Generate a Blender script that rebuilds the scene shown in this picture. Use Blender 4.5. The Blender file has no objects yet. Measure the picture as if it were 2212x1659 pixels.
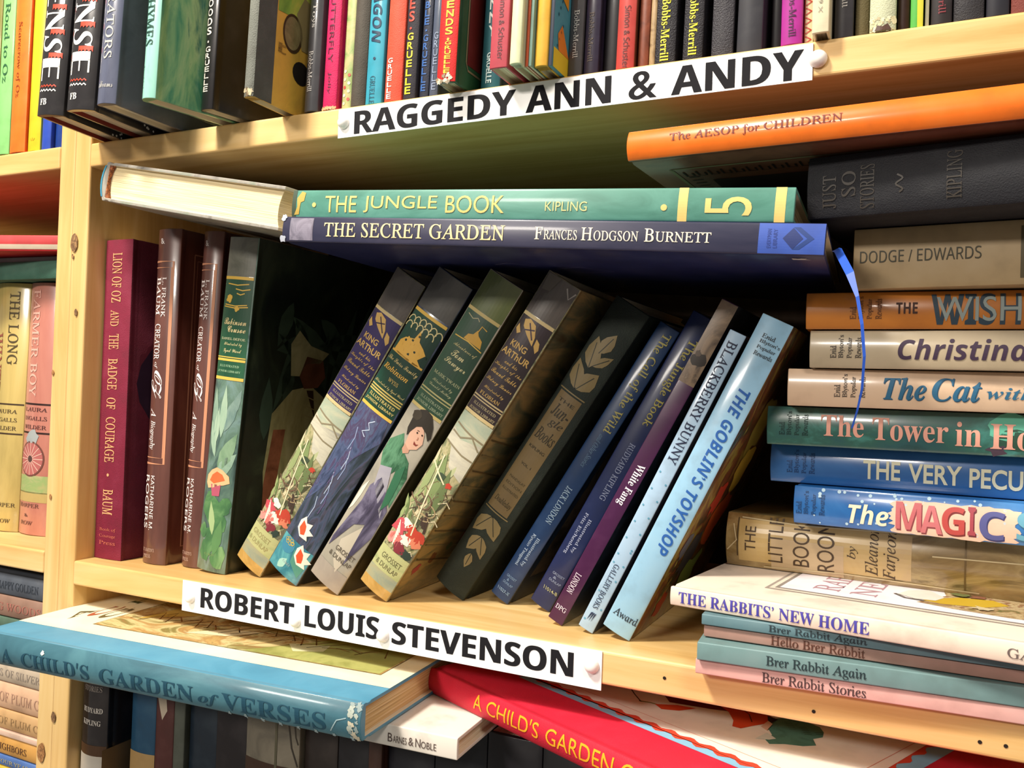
import bpy, bmesh, math, random
from mathutils import Vector, Euler
random.seed(4)
R = math.radians
SC = bpy.context.scene
COL = SC.collection

# ------------------------------------------------------------------ camera, light, exposure
cam = bpy.data.cameras.new('camera'); cam.sensor_width = 36; cam.lens = 30.1; cam.clip_start = .01
cam_ob = bpy.data.objects.new('camera', cam); COL.objects.link(cam_ob)
cam_ob.location = (.58863, -.43865, .13492); cam_ob.rotation_euler = (1.583685, -.034398, .45067)
SC.camera = cam_ob
world = bpy.data.worlds.new('room_light'); SC.world = world; world.use_nodes = True
world.node_tree.nodes['Background'].inputs[0].default_value = (1.0, .93, .84, 1)
world.node_tree.nodes['Background'].inputs[1].default_value = .20
def area(name, loc, target, size, power, color):
    l = bpy.data.lights.new(name, 'AREA'); l.shape = 'RECTANGLE'; l.size, l.size_y = size; l.energy = power; l.color = color
    o = bpy.data.objects.new(name, l); COL.objects.link(o); o.location = loc
    o.rotation_euler = (Vector(target) - Vector(loc)).to_track_quat('-Z', 'Y').to_euler()
area('near_ceiling_lamp_light', (-.08, -.74, 1.27), (.25, 0, .1), (.20, .20), 27, (1, .93, .82))
area('far_ceiling_lamp_light', (-.36, -2.20, 1.02), (.25, 0, .08), (.60, .20), 24, (1, .92, .82))
area('right_ceiling_lamp_light', (1.30, -1.05, 1.35), (.25, 0, .15), (.40, .25), 10, (1, .93, .84))
vs = SC.view_settings
vs.view_transform = 'Standard'; vs.look = 'None'; vs.exposure = 0.35; vs.gamma = 1.0; vs.use_curve_mapping = False

# ------------------------------------------------------------------ materials
def lin(h):
    h = h.lstrip('#'); c = [int(h[i:i+2], 16) / 255 for i in (0, 2, 4)]
    return tuple(x / 12.92 if x <= .04045 else ((x + .055) / 1.055) ** 2.4 for x in c) + (1,)
MATS = {}
def new_mat(key):
    m = bpy.data.materials.new(key); m.use_nodes = True
    return m, m.node_tree, m.node_tree.nodes['Principled BSDF']
def noise_on(nt, scale, stretch=(1, 1, 1), detail=4, rough=.55, dist=0.0):
    tc = nt.nodes.new('ShaderNodeTexCoord'); mp = nt.nodes.new('ShaderNodeMapping'); n = nt.nodes.new('ShaderNodeTexNoise')
    mp.inputs['Scale'].default_value = stretch
    nt.links.new(tc.outputs['Object'], mp.inputs[0]); nt.links.new(mp.outputs[0], n.inputs['Vector'])
    n.inputs['Scale'].default_value = scale; n.inputs['Detail'].default_value = detail
    n.inputs['Roughness'].default_value = rough; n.inputs['Distortion'].default_value = dist
    return n
def ramp_on(nt, fac, cols, lo=.3, hi=.7, interp='LINEAR'):
    r = nt.nodes.new('ShaderNodeValToRGB'); nt.links.new(fac, r.inputs[0]); e = r.color_ramp; e.interpolation = interp
    while len(e.elements) < len(cols): e.elements.new(.5)
    for i, c in enumerate(cols):
        e.elements[i].position = lo + (hi - lo) * i / max(1, len(cols) - 1); e.elements[i].color = lin(c)
    return r
def bump_on(nt, b, src, strength, dist):
    bp = nt.nodes.new('ShaderNodeBump'); bp.inputs['Strength'].default_value = strength; bp.inputs['Distance'].default_value = dist
    nt.links.new(src, bp.inputs['Height']); nt.links.new(bp.outputs[0], b.inputs['Normal'])
def mix_hex(a, b, t):
    a, b = a.lstrip('#'), b.lstrip('#')
    return '#' + ''.join('%02x' % round(int(a[i:i+2], 16) * (1 - t) + int(b[i:i+2], 16) * t) for i in (0, 2, 4))
def solid(h, rough=.5, coat=0.0, cloth=0.0, wear=.06):
    key = ('s', h, rough, coat, cloth, wear)
    if key in MATS: return MATS[key]
    m, nt, b = new_mat('surface_' + h.lstrip('#')); b.inputs['Roughness'].default_value = rough
    b.inputs['Coat Weight'].default_value = coat; b.inputs['Coat Roughness'].default_value = .12
    b.inputs['Specular IOR Level'].default_value = .35
    if wear:
        n = noise_on(nt, 60, detail=5)
        r = ramp_on(nt, n.outputs['Fac'], [mix_hex(h, '#2a2018', wear * 2), h, mix_hex(h, '#f2e8d8', wear)])
        nt.links.new(r.outputs[0], b.inputs['Base Color'])
    else: b.inputs['Base Color'].default_value = lin(h)
    if cloth:
        n2 = noise_on(nt, 1500, detail=2); bump_on(nt, b, n2.outputs['Fac'], cloth, .0006)
    MATS[key] = m; return m
def paint(cols, scale=60, stretch=(1, 1, 1), rough=.4, coat=.0, lo=.3, hi=.7, dist=1.0, interp='LINEAR'):
    key = ('p', tuple(cols), scale, stretch, rough, coat, lo, hi, dist, interp)
    if key in MATS: return MATS[key]
    m, nt, b = new_mat('painted_art_%d' % len(MATS)); n = noise_on(nt, scale, stretch, 6, .6, dist)
    r = ramp_on(nt, n.outputs['Fac'], cols, lo, hi, interp); nt.links.new(r.outputs[0], b.inputs['Base Color'])
    b.inputs['Roughness'].default_value = rough; b.inputs['Coat Weight'].default_value = coat; b.inputs['Coat Roughness'].default_value = .1
    MATS[key] = m; return m
def pages(h, axis):
    key = ('g', h, axis)
    if key in MATS: return MATS[key]
    m, nt, b = new_mat('page_edges'); st = [6, 6, 6]; st[axis] = 900
    n = noise_on(nt, 2.2, tuple(st), 3)
    r = ramp_on(nt, n.outputs['Fac'], [mix_hex(h, '#7a5f40', .5), h, mix_hex(h, '#fffaf0', .35)], .3, .65)
    nt.links.new(r.outputs[0], b.inputs['Base Color']); b.inputs['Roughness'].default_value = .85
    bump_on(nt, b, n.outputs['Fac'], .35, .0008); MATS[key] = m; return m
def wood(axis, tint=('#cfa866', '#e0be80', '#e9cc94')):
    key = ('w', axis, tint)
    if key in MATS: return MATS[key]
    m, nt, b = new_mat('pine_wood'); st = [22, 22, 22]; st[axis] = 1.4
    n = noise_on(nt, 2.6, tuple(st), 6, .6, 1.2)
    r = ramp_on(nt, n.outputs['Fac'], list(tint), .3, .72)
    n2 = noise_on(nt, 4, (1, 1, 1), 3); r2 = ramp_on(nt, n2.outputs['Fac'], ['#e8c79a', '#ffffff'], .3, .65)
    mx = nt.nodes.new('ShaderNodeMix'); mx.data_type = 'RGBA'; mx.blend_type = 'MULTIPLY'; mx.inputs[0].default_value = .6
    nt.links.new(r.outputs[0], mx.inputs[6]); nt.links.new(r2.outputs[0], mx.inputs[7]); nt.links.new(mx.outputs[2], b.inputs['Base Color'])
    b.inputs['Roughness'].default_value = .42; b.inputs['Coat Weight'].default_value = .15
    bump_on(nt, b, n.outputs['Fac'], .12, .001); MATS[key] = m; return m

# ------------------------------------------------------------------ object helpers
def link(o, parent=None):
    COL.objects.link(o)
    if parent: o.parent = parent
    return o
def tag(o, label, cat, group=None):
    o['label'] = label; o['category'] = cat
    if group: o['group'] = group
    return o
def empty(name, loc, rot=(0, 0, 0)):
    o = bpy.data.objects.new(name, None); o.location = loc; o.rotation_euler = rot; o.empty_display_size = .02
    return link(o)
def mesh_ob(name, bm, mats, parent=None, bevel=0, seg=2):
    me = bpy.data.meshes.new(name); bm.to_mesh(me); bm.free()
    for m in mats: me.materials.append(m)
    o = link(bpy.data.objects.new(name, me), parent)
    if bevel:
        md = o.modifiers.new('soft_edges', 'BEVEL'); md.width = bevel; md.segments = seg; md.limit_method = 'ANGLE'; md.angle_limit = R(40)
    return o
def add_box(bm, lo, hi, mi=0):
    vs_ = [bm.verts.new((x, y, z)) for x in (lo[0], hi[0]) for y in (lo[1], hi[1]) for z in (lo[2], hi[2])]
    for f in ((0, 1, 3, 2), (4, 6, 7, 5), (0, 4, 5, 1), (2, 3, 7, 6), (0, 2, 6, 4), (1, 5, 7, 3)):
        bm.faces.new([vs_[i] for i in f]).material_index = mi

# ------------------------------------------------------------------ lettering
FONTS = {  # mathematical alphabets reach the serif, script and bold cuts of the built-in font; (capitals, small letters, weight, upright shear)
    'P': (0, 0, 0, 0), 'PB': (0, 0, .02, 0), 'S': (0x1d400, 0x1d41a, 0, 0), 'R': (0x1d434, 0x1d44e, .008, .27), 'I': (0x1d434, 0x1d44e, .004, 0),
    'BI': (0x1d468, 0x1d482, 0, 0), 'X': (0x1d4d0, 0x1d4ea, 0, 0), 'H': (0x1d5d4, 0x1d5ee, 0, 0), 'HI': (0x1d63c, 0x1d656, 0, 0), 'F': (0x1d56c, 0x1d586, 0, 0),
    'L': (0x1d5a0, 0x1d5ba, 0, 0)}
GLY = {}
def glyphs(text, font):
    k = (text, font)
    if k in GLY: return GLY[k]
    up, lo, off, sh = FONTS[font]; s = ''
    for c in text:
        if up and 'A' <= c <= 'Z': s += chr(up + ord(c) - 65)
        elif lo and 'a' <= c <= 'z': s += '\u210e' if (lo == 0x1d44e and c == 'h') else chr(lo + ord(c) - 97)
        else: s += c
    cu = bpy.data.curves.new('lettering', 'FONT'); cu.body = s; cu.offset = off; cu.resolution_u = 4
    ob = bpy.data.objects.new('lettering', cu); me = bpy.data.meshes.new_from_object(ob)
    vv = [(v.co.x - sh * v.co.y, v.co.y) for v in me.vertices]; ff = [tuple(p.vertices) for p in me.polygons]
    bpy.data.objects.remove(ob); bpy.data.curves.remove(cu); bpy.data.meshes.remove(me)
    x0, x1 = min(v[0] for v in vv), max(v[0] for v in vv); y0, y1 = min(v[1] for v in vv), max(v[1] for v in vv)
    GLY[k] = ([((x - x0) / (x1 - x0), (y - y0) / (y1 - y0)) for x, y in vv], ff); return GLY[k]

# ------------------------------------------------------------------ books
class Book:
    """u runs along the spine, v across its thickness, w from the spine to the fore edge.
    K: 'U' stands (u up, v right), 'F' lies with the spine to the front (u right, v up), 'E' lies with its spine to the left."""
    def __init__(s, name, label, K, x, y, z, yaw, ang, L, T, W, spine, board=None, page='#e6d6b4', rnd=None, hard=True, group=None,
                 cloth=0.0, coat=0.0, rough=.5, cat='book', sm=None, bm_=None, groove=None, wear=.06, inner='#d9cbb0'):
        s.K, s.L, s.T, s.W = K, L, T, W
        s.rnd = rnd if rnd is not None else (min(.0025, T * .1) if hard else .0003)
        a = R(ang)
        lift = T * math.sin(a) if K == 'U' and a > 0 else (0 if K == 'U' else 0)
        s.root = empty(name, (x, y, z + lift), (0, a if K == 'U' else -a, R(yaw))); tag(s.root, label, cat, group)
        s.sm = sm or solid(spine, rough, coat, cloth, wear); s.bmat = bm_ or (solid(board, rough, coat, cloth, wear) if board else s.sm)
        s.items = {}
        bt = (.0022 if T > .011 else .0013) if hard else .0004
        s.bt = bt; r = s.rnd; gr = hard if groove is None else groove
        jd = .0006 if gr else 0
        N = 12
        out = [(0, W)]
        if gr: out += [(0, r + .0075), (jd, r + .006), (jd, r + .0038), (0, r + .002)]
        nb = len(out)
        sp = [(T * i / N, r * (2 * i / N - 1) ** 2) for i in range(N + 1)]
        out += sp
        if gr: out += [(T, r + .002), (T - jd, r + .0038), (T - jd, r + .006), (T, r + .0075)]
        out += [(T, W)]
        c = r + bt
        full = out + [(T - bt, W), (T - bt, c), (bt, c), (bt, W)]
        bm = bmesh.new()
        ra = [bm.verts.new(s.xyz(0, v, w)) for v, w in full]; rb = [bm.verts.new(s.xyz(L, v, w)) for v, w in full]
        n = len(full)
        for i in range(n):
            j = (i + 1) % n
            f = bm.faces.new([ra[i], ra[j], rb[j], rb[i]])
            if nb <= i < nb + N: f.material_index = 0; f.smooth = True
            elif i < len(out) - 1: f.material_index = 1; f.smooth = gr
            else: f.material_index = 2
        for ring in (ra, rb):
            f = bm.faces.new(ring); f.material_index = 1
        bmesh.ops.recalc_face_normals(bm, faces=bm.faces)
        s.cover = mesh_ob('cover', bm, [s.sm, s.bmat, solid(inner, .7, wear=0)], s.root, .00045 if hard else .00015)
        ins = .003 if hard else .0002
        bm = bmesh.new(); M = 6; prof = []
        fore = W - ins
        prof = [(bt, c)] + [(bt + (T - 2 * bt) * i / M, fore - (.0025 if r > .001 else 0) * (1 - (2 * i / M - 1) ** 2)) for i in range(M + 1)] + [(T - bt, c)]
        ra = [bm.verts.new(s.xyz(ins, v, w)) for v, w in prof]; rb = [bm.verts.new(s.xyz(L - ins, v, w)) for v, w in prof]
        for i in range(len(prof)):
            j = (i + 1) % len(prof); bm.faces.new([ra[i], ra[j], rb[j], rb[i]])
        bm.faces.new(ra); bm.faces.new(rb); bmesh.ops.recalc_face_normals(bm, faces=bm.faces)
        s.block = mesh_ob('page_block', bm, [pages(page, 0 if K == 'U' else 2)], s.root)
    def xyz(s, u, v, w):
        return (v, w, u) if s.K == 'U' else ((u, w, v) if s.K == 'F' else (w, u, v))
    def at(s, surf, a, b, h):
        if surf == 'S': return s.xyz(a * s.L, b * s.T, s.rnd * (2 * b - 1) ** 2 - h)
        return s.xyz(a * s.L, s.T + h if surf == 'R' else -h, b * s.W)
    def dims(s, surf): return (s.L, s.T if surf == 'S' else s.W)
    def add(s, role, verts, faces, m, surf='S', layer=0):
        s.items.setdefault(role, []).append((verts, faces, m, surf, layer)); return s
    def poly(s, role, pts, col, surf='S', layer=0): return s.add(role, pts, [tuple(range(len(pts)))], col if not isinstance(col, str) else solid(col, .45, wear=.03), surf, layer)
    def rect(s, role, u0, u1, v0, v1, col, surf='S', layer=0): return s.poly(role, [(u0, v0), (u1, v0), (u1, v1), (u0, v1)], col, surf, layer)
    def ell(s, role, cu, cv, r, col, surf='S', layer=0, asp=1, n=16, a0=0):
        A, B = s.dims(surf)
        return s.poly(role, [(cu + r * math.cos(t) / A, cv + r * asp * math.sin(t) / B) for t in [a0 + 6.2832 * i / n for i in range(n)]], col, surf, layer)
    def stroke(s, role, pts, wid, col, surf='S', layer=0):
        A, B = s.dims(surf); P = [Vector((a * A, b * B)) for a, b in pts]; vv, ff = [], []
        for i, p in enumerate(P):
            d = (P[min(i + 1, len(P) - 1)] - P[max(i - 1, 0)]); d.normalize(); nn = Vector((-d.y, d.x)) * wid / 2
            for q in (p + nn, p - nn): vv.append((q.x / A, q.y / B))
            if i: ff.append((2 * i - 2, 2 * i - 1, 2 * i + 1, 2 * i))
        return s.add(role, vv, ff, col if not isinstance(col, str) else solid(col, .45, wear=0), surf, layer)
    def blob(s, role, cu, cv, r, col, surf='S', layer=0, asp=1, wob=.25, n=14):
        A, B = s.dims(surf); pts = []
        for i in range(n):
            t = 6.2832 * i / n; k = r * (1 + random.uniform(-wob, wob)); pts.append((cu + k * math.cos(t) / A, cv + k * asp * math.sin(t) / B))
        return s.poly(role, pts, col, surf, layer)
    def leaf(s, role, base, tip, wid, col, surf='S', layer=0):
        A, B = s.dims(surf); p, q = Vector((base[0] * A, base[1] * B)), Vector((tip[0] * A, tip[1] * B)); d = q - p; nn = Vector((-d.y, d.x)).normalized() * wid
        pr = [(0, 0), (.15, .55), (.4, 1), (.65, .8), (.85, .35), (1, 0), (.85, -.35), (.65, -.8), (.4, -1), (.15, -.55)]
        return s.poly(role, [((p + d * a + nn * b).x / A, (p + d * a + nn * b).y / B) for a, b in pr], col, surf, layer)
    def text(s, text, font, o, u0, u1, v0, v1, col, role='title_lettering', surf='S', layer=2):
        vv, ff = glyphs(text, font)
        if o == 'r': q = [(u0 + x * (u1 - u0), v0 + y * (v1 - v0)) for x, y in vv]
        elif o == 'd': q = [(u1 - x * (u1 - u0), v0 + y * (v1 - v0)) for x, y in vv]
        elif o == 'h': q = [(u0 + y * (u1 - u0), v0 + x * (v1 - v0)) for x, y in vv]
        else: q = [(u1 - y * (u1 - u0), v0 + x * (v1 - v0)) for x, y in vv]
        return s.add(role, q, ff, col if not isinstance(col, str) else solid(col, .5, wear=0), surf, layer)
    def vstack(s, text, font, u0, u1, v0, v1, col, role='title_lettering'):
        n = len(text); st = (u1 - u0) / n
        for i, c in enumerate(text):
            if c == ' ': continue
            t = u1 - i * st
            if c == '.': s.ell(role, t - st * .5, (v0 + v1) / 2, .0007, col, layer=2, n=8)
            else: s.text(c, font, 'h', t - st * .82, t, v0 + (.3 * (v1 - v0) if c == 'I' else 0), v1 - (.3 * (v1 - v0) if c == 'I' else 0), col, role)
        return s
    def split_roles(s):
        for role, its in s.items.items():
            if role in ('gilt_band', 'yellow_band', 'title_band'):
                for it in its: yield role, [it]
            else: yield role, its
    def done(s):
        for role, its in s.split_roles():
            bm = bmesh.new(); mats = []
            for verts, faces, m, surf, layer in its:
                if m not in mats: mats.append(m)
                b = bmesh.new(); bv = [b.verts.new((x, y, 0)) for x, y in verts]
                for f in faces:
                    try: b.faces.new([bv[i] for i in f])
                    except ValueError: pass
                if surf == 'S' and s.rnd > 1e-5:
                    ys = [v.co.y for v in b.verts]
                    for k in range(1, 12):
                        if min(ys) < k / 12 < max(ys):
                            bmesh.ops.bisect_plane(b, geom=b.verts[:] + b.edges[:] + b.faces[:], plane_co=(0, k / 12, 0), plane_no=(0, 1, 0), dist=1e-6)
                b.verts.index_update(); h = .00012 + .00009 * layer
                nv = [bm.verts.new(s.at(surf, v.co.x, v.co.y, h)) for v in b.verts]
                mi = mats.index(m)
                for f in b.faces:
                    try: bm.faces.new([nv[v.index] for v in f.verts]).material_index = mi
                    except ValueError: pass
                b.free()
            mesh_ob(role, bm, mats, s.cover)
        return s

# ------------------------------------------------------------------ bookcases
H, TH = .2952, .018
def knot(parent, x, z, r, y=-.0022, col='#7a5a3c'):
    bm = bmesh.new(); n = 14
    vs_ = [bm.verts.new((x + r * (.55 + .1 * random.random()) * math.cos(6.283 * i / n), y, z + r * (1 + .15 * random.random()) * math.sin(6.283 * i / n))) for i in range(n)]
    bm.faces.new(vs_); mesh_ob('wood_knot', bm, [paint(['#4c3826', col, '#b08a5a'], 300, rough=.5)], parent)
def board(name, lo, hi, axis, parent, bev=.0016):
    bm = bmesh.new(); add_box(bm, lo, hi); return mesh_ob(name, bm, [wood(axis)], parent, bev, 3)
bc = tag(empty('bookcase', (0, 0, -.9)), 'pale pine bookcase filling most of the picture, right of the double upright', 'bookcase')
def up(o): o.location.z = .9; return o
pan = up(board('side_panel', (.0007, -.0012, -.9), (.0178, .29, .72), 2, bc)); up(board('side_panel', (.97, -.0012, -.9), (.988, .29, .72), 2, bc))
shf = up(board('shelf', (.0181, -.002, -TH), (.9697, .285, 0), 0, bc)); up(board('shelf', (.0181, -.002, H), (.9697, .285, H + TH), 0, bc))
up(board('shelf', (.0181, -.002, -.331), (.9697, .285, -.313), 0, bc))
bp = up(board('back_panel', (.0181, .2855, -.9), (.9697, .29, .72), 0, bc, 0)); bp.data.materials[0] = solid('#3c2a1a', .7)
lc = tag(empty('bookcase', (-.6, 0, -.9)), 'pale pine bookcase at the left edge, its upright side by side with the next one', 'bookcase')
def upl(o): o.location = (.6, 0, .9); return o
panl = upl(board('side_panel', (-.0182, 0, -.9), (-.0006, .29, .72), 2, lc)); upl(board('side_panel', (-.9, 0, -.9), (-.882, .29, .72), 2, lc))
ZL, ZLU = .0028, .3150
upl(board('shelf', (-.8815, 0, ZL - .0172), (-.0185, .285, ZL), 0, lc)); upl(board('shelf', (-.8815, 0, ZLU - .0175), (-.0185, .285, ZLU), 0, lc))
upl(board('shelf', (-.8815, 0, -.2090), (-.0185, .285, -.1910), 0, lc))
bp = upl(board('back_panel', (-.8815, .2855, -.9), (-.0185, .29, .72), 0, lc, 0)); bp.data.materials[0] = solid('#3c2a1a', .7)
for x, z, r in ((.0045, .239, .0065), (.0035, .2285, .0018), (.0095, .186, .0026), (.0030, -.1195, .004)):
    knot(pan, x, z, r)
for x, z, r in ((-.0125, .045, .002), (-.0155, .14, .002), (-.011, -.1495, .007)): knot(panl, x, z, r, -.0008, '#a06e40')
for x, z in ((.4705, -.0085), (.5438, -.0117), (.6138, -.0118), (.6238, -.0115)):
    bm = bmesh.new(); bmesh.ops.create_circle(bm, cap_ends=True, radius=.0009, segments=10); bmesh.ops.rotate(bm, verts=bm.verts, matrix=Euler((R(90), 0, 0)).to_matrix()); bmesh.ops.translate(bm, verts=bm.verts, vec=(x, -.0023, z))
    mesh_ob('nail_hole', bm, [solid('#1e140c', .8, wear=0)], shf)

# ------------------------------------------------------------------ shelf signs and push pins
def sign(label, x0, x1, z0, z1, words):
    rt = tag(empty('shelf_sign', (x0, -.0022, z0)), label, 'sign')
    bm = bmesh.new(); add_box(bm, (0, -.0006, 0), (x1 - x0, 0, z1 - z0)); strip = mesh_ob('paper_strip', bm, [solid('#f4f2f0', .4, .15, wear=0)], rt)
    bm = bmesh.new()
    for t, a, b, c, d in words:
        vv, ff = glyphs(t, 'H')
        for k, sh in enumerate((-.00032, 0, .00032)):   # heavy poster lettering
            nv = [bm.verts.new((a - x0 + x * (b - a) + sh, -.00075 - .00001 * k, c - z0 + y * (d - c))) for x, y in vv]
            for f in ff:
                try: bm.faces.new([nv[i] for i in f])
                except ValueError: pass
    mesh_ob('lettering', bm, [solid('#0e0c12', .85, wear=0)], strip)
def pin(x, z, r, label, y=-.0029, group=None):
    bm = bmesh.new(); N = 20; prof = [(0, -.0042), (.30, -.0041), (.58, -.0036), (.82, -.0026), (.96, -.0012), (1, -.0004), (1, 0)]
    rings = [[bm.verts.new((r * p * math.cos(6.2832 * i / N), d, r * p * math.sin(6.2832 * i / N))) for i in range(N)] for p, d in prof[1:]]
    c = bm.verts.new((0, prof[0][1], 0))
    for i in range(N): bm.faces.new([c, rings[0][i], rings[0][(i + 1) % N]])
    for a, b in zip(rings, rings[1:]):
        for i in range(N): bm.faces.new([a[i], b[i], b[(i + 1) % N], a[(i + 1) % N]])
    bm.faces.new(rings[-1]); bmesh.ops.recalc_face_normals(bm, faces=bm.faces)
    for f in bm.faces: f.smooth = True
    o = mesh_ob('push_pin', bm, [solid('#efe9e4', .25, .2, wear=0)]); o.location = (x, y, z); tag(o, label, 'push pin', group)

# ---- word positions on the signs are filled in below
sign('white paper shelf sign with black capitals on the edge of the upper shelf', .2490, .5345, .2936, .3118,
     [('RAGGEDY', .2617, .3735, .2948, .3094), ('ANN', .3805, .4307, .2948, .3096), ('&', .4412, .4562, .2946, .3096), ('ANDY', .4645, .5300, .2946, .3094)])
sign('white paper shelf sign with black capitals on the lower shelf edge, below the leaning books', .1308, .4364, -.0210, -.0002,
     [('ROBERT', .1482, .2280, -.0168, -.0030), ('LOUIS', .2373, .2935, -.0163, -.0027), ('STEVENSON', .3033, .4200, -.0168, -.0033)])
GP = 'white push pins'
pin(.2535, .3028, .0040, 'white push pin at the left end of the upper shelf sign', group=GP)
pin(.5370, .3035, .0044, 'white push pin at the right end of the upper shelf sign', group=GP)
pin(.1392, -.0115, .0034, 'white push pin at the left end of the lower shelf sign', group=GP)
pin(.2305, -.0143, .0036, 'white push pin between the first and second words of the lower sign', group=GP)
pin(.2970, -.0130, .0042, 'white push pin between the second and third words of the lower sign', group=GP)
pin(.4309, -.0086, .0042, 'white push pin at the right end of the lower shelf sign', group=GP)

# ------------------------------------------------------------------ middle shelf: upright books
HB = 'hardcover_book'
GU = 'upright books at the left of the middle shelf'
b = Book(HB, 'crimson cloth book standing against the left upright of the middle shelf', 'U', .0190, .0141, .0002, .7, 0, .2427, .0285, .17, '#781832', cloth=.5, rough=.75, rnd=.0008, groove=True, group=GU, bm_=solid('#560e22', .75, 0, .5))
GLD = '#d9a070'
b.text('LION OF OZ', 'R', 'd', .742 + .06, .958, .30, .66, GLD); b.text('AND', 'R', 'd', .728, .778, .30, .62, GLD); b.text('THE', 'R', 'd', .655, .703, .28, .64, GLD)
b.text('BADGE', 'R', 'd', .528, .626, .28, .64, GLD); b.text('OF', 'R', 'd', .468, .504, .28, .62, GLD); b.text('COURAGE', 'R', 'd', .302, .443, .28, .64, GLD)
b.ell('title_lettering', .262, .44, .0012, GLD, layer=2); b.text('BAUM', 'R', 'd', .138, .217, .28, .66, GLD, 'author_lettering')
for i, t in enumerate(('Book of', 'Courage', 'Press')): b.text(t, 'R', 'h', .085 - .02 * i, .097 - .02 * i, .2, .8, '#b8604f', 'publisher_lettering')
b.ell('emblem', .55, .45, .045, '#2a1a2c', 'R', 0, 1.5, 20); b.ell('emblem', .55, .47, .028, '#7a2028', 'R', 1, 1.3)
for i in range(9): b.stroke('emblem', [(.12 + .02 * i, .25), (.2 + .03 * i, .5)], .001, '#6a5038', 'R', 1)
b.done()
def baum(label, x, y, yaw, lean, L, T):
    b = Book(HB, label, 'U', x, y, .0002, yaw, lean, L, T, .165, '#5a2c20', coat=.55, rough=.35, rnd=.0030, groove=True, group=GU,
             sm=paint(['#52302a', '#653e36', '#754c42'], 14, (3, 3, .5), .35, .6), bm_=paint(['#4a2018', '#5c2e22', '#693829'], 14, (3, 3, .5), .35, .6))
    for o_, wd in ((0, .0016), (.018, .0008)):
        b.stroke('frame_lines', [(.902 - o_, .02), (.902 - o_, .80 - o_ * 3), (.298 + o_, .80 - o_ * 3), (.298 + o_, .02)], wd, '#c88a68', layer=1)
        b.stroke('frame_lines', [(.93 - o_, .10 + o_), (.93 - o_, .9), (.05 + o_, .9), (.05 + o_, .10 + o_), (.93 - o_, .10 + o_)], wd * .7, '#a87055', 'R', 1)
    WT = '#ece0dc'
    b.text('&', 'R', 'h', .955, .972, .22, .42, WT, 'emblem', layer=1)
    b.text('L. FRANK', 'R', 'd', .735, .855, .40, .58, WT); b.text('BAUM', 'R', 'd', .742, .855, .10, .34, WT)
    b.text('CREATOR', 'R', 'd', .609, .715, .12, .42, WT); b.text('of', 'I', 'd', .582, .601, .16, .36, WT); b.text('OZ', 'X', 'd', .492, .576, .05, .60, WT)
    b.text('A', 'I', 'd', .438, .462, .14, .42, WT, 'subtitle_lettering'); b.text('Biography', 'I', 'd', .340, .426, .10, .42, WT, 'subtitle_lettering')
    b.text('KATHARINE M.', 'L', 'd', .100, .262, .33, .50, WT, 'author_lettering'); b.text('ROGERS', 'P', 'd', .104, .262, .03, .25, WT, 'author_lettering')
    b.text("ST. MARTIN'S", 'R', 'h', .036, .046, .08, .62, '#b89888', 'publisher_lettering'); b.text('PRESS', 'R', 'h', .018, .028, .12, .48, '#b89888', 'publisher_lettering')
    b.text('L', 'R', 'h', .84, .89, .25, .34, '#8a6a58', 'cover_lettering', 'R'); b.text('O', 'R', 'h', .66, .74, .16, .36, '#7a5040', 'cover_lettering', 'R')
    b.done()
baum('brown jacketed biography with framed spine, right beside the crimson cloth book', .0620, .0197, .3, .9, .2495, .0235)
baum('brown jacketed biography with framed spine, next to the green book with the orange flower', .0951, .0262, .2, 2.4, .2470, .0197)

# painted juvenile classics in clear plastic
GRN, GOLD = '#1d4a30', '#d9b04c'
GK = 'painted classics leaning on the middle shelf'
def panel(b, top, bot, ground, col=GOLD):
    b.rect('title_panel', bot, top, 0.02, .96, ground, layer=0)
    for t in (top, bot): b.rect('gilt_band', t - .004, t + .005, 0.02, .96, col, layer=2)
b = Book(HB, 'green jacketed book standing upright, orange flower and leaves painted on its spine', 'U', .1159, .0215, .0002, 0, 4.9, .2400, .0275, .165, '#3c5648', coat=.7, rough=.35, rnd=.0022, group=GU,
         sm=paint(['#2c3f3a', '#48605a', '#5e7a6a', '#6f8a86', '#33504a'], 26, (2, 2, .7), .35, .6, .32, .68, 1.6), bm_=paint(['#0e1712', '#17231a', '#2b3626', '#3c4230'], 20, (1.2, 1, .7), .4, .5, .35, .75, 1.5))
b.rect('head_band', .883, .998, .02, .97, paint(['#4a4a42', '#6a6a5e', '#55564a'], 40, (1, 1, 1), .35, .5), layer=0)
panel(b, .877, .578, paint(['#14402c', '#1f5236', '#2a6244'], 12, (3, 3, .4), .3, .6))
for v0, v1, u in ((.15, .85, .860), (.45, .9, .845), (.5, .75, .832), (.1, .85, .798), (.08, .88, .792)): b.stroke('ship_emblem', [(u, v0), (u - .004, (v0 + v1) / 2), (u + .001, v1)], .0008, GOLD, layer=2)
b.blob('ship_emblem', .815, .25, .003, GOLD, layer=2); b.blob('ship_emblem', .786, .55, .002, GOLD, layer=2)
b.text('Robinson', 'X', 'h', .738, .758, .14, .88, '#e2cf98'); b.text('Crusoe', 'X', 'h', .716, .735, .30, .88, '#e2cf98')
b.text('DANIEL DEFOE', 'R', 'h', .693, .700, .10, .90, '#c4c49c', 'author_lettering'); b.text('Illustrated by', 'X', 'h', .673, .686, .22, .82, '#c9c08c', 'author_lettering'); b.text('Lynd Ward', 'X', 'h', .652, .667, .22, .82, '#c9c08c', 'author_lettering')
b.rect('gilt_band', .640, .643, .02, .96, GOLD, layer=2); b.rect('gilt_band', .630, .637, .02, .96, GOLD, layer=2)
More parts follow.
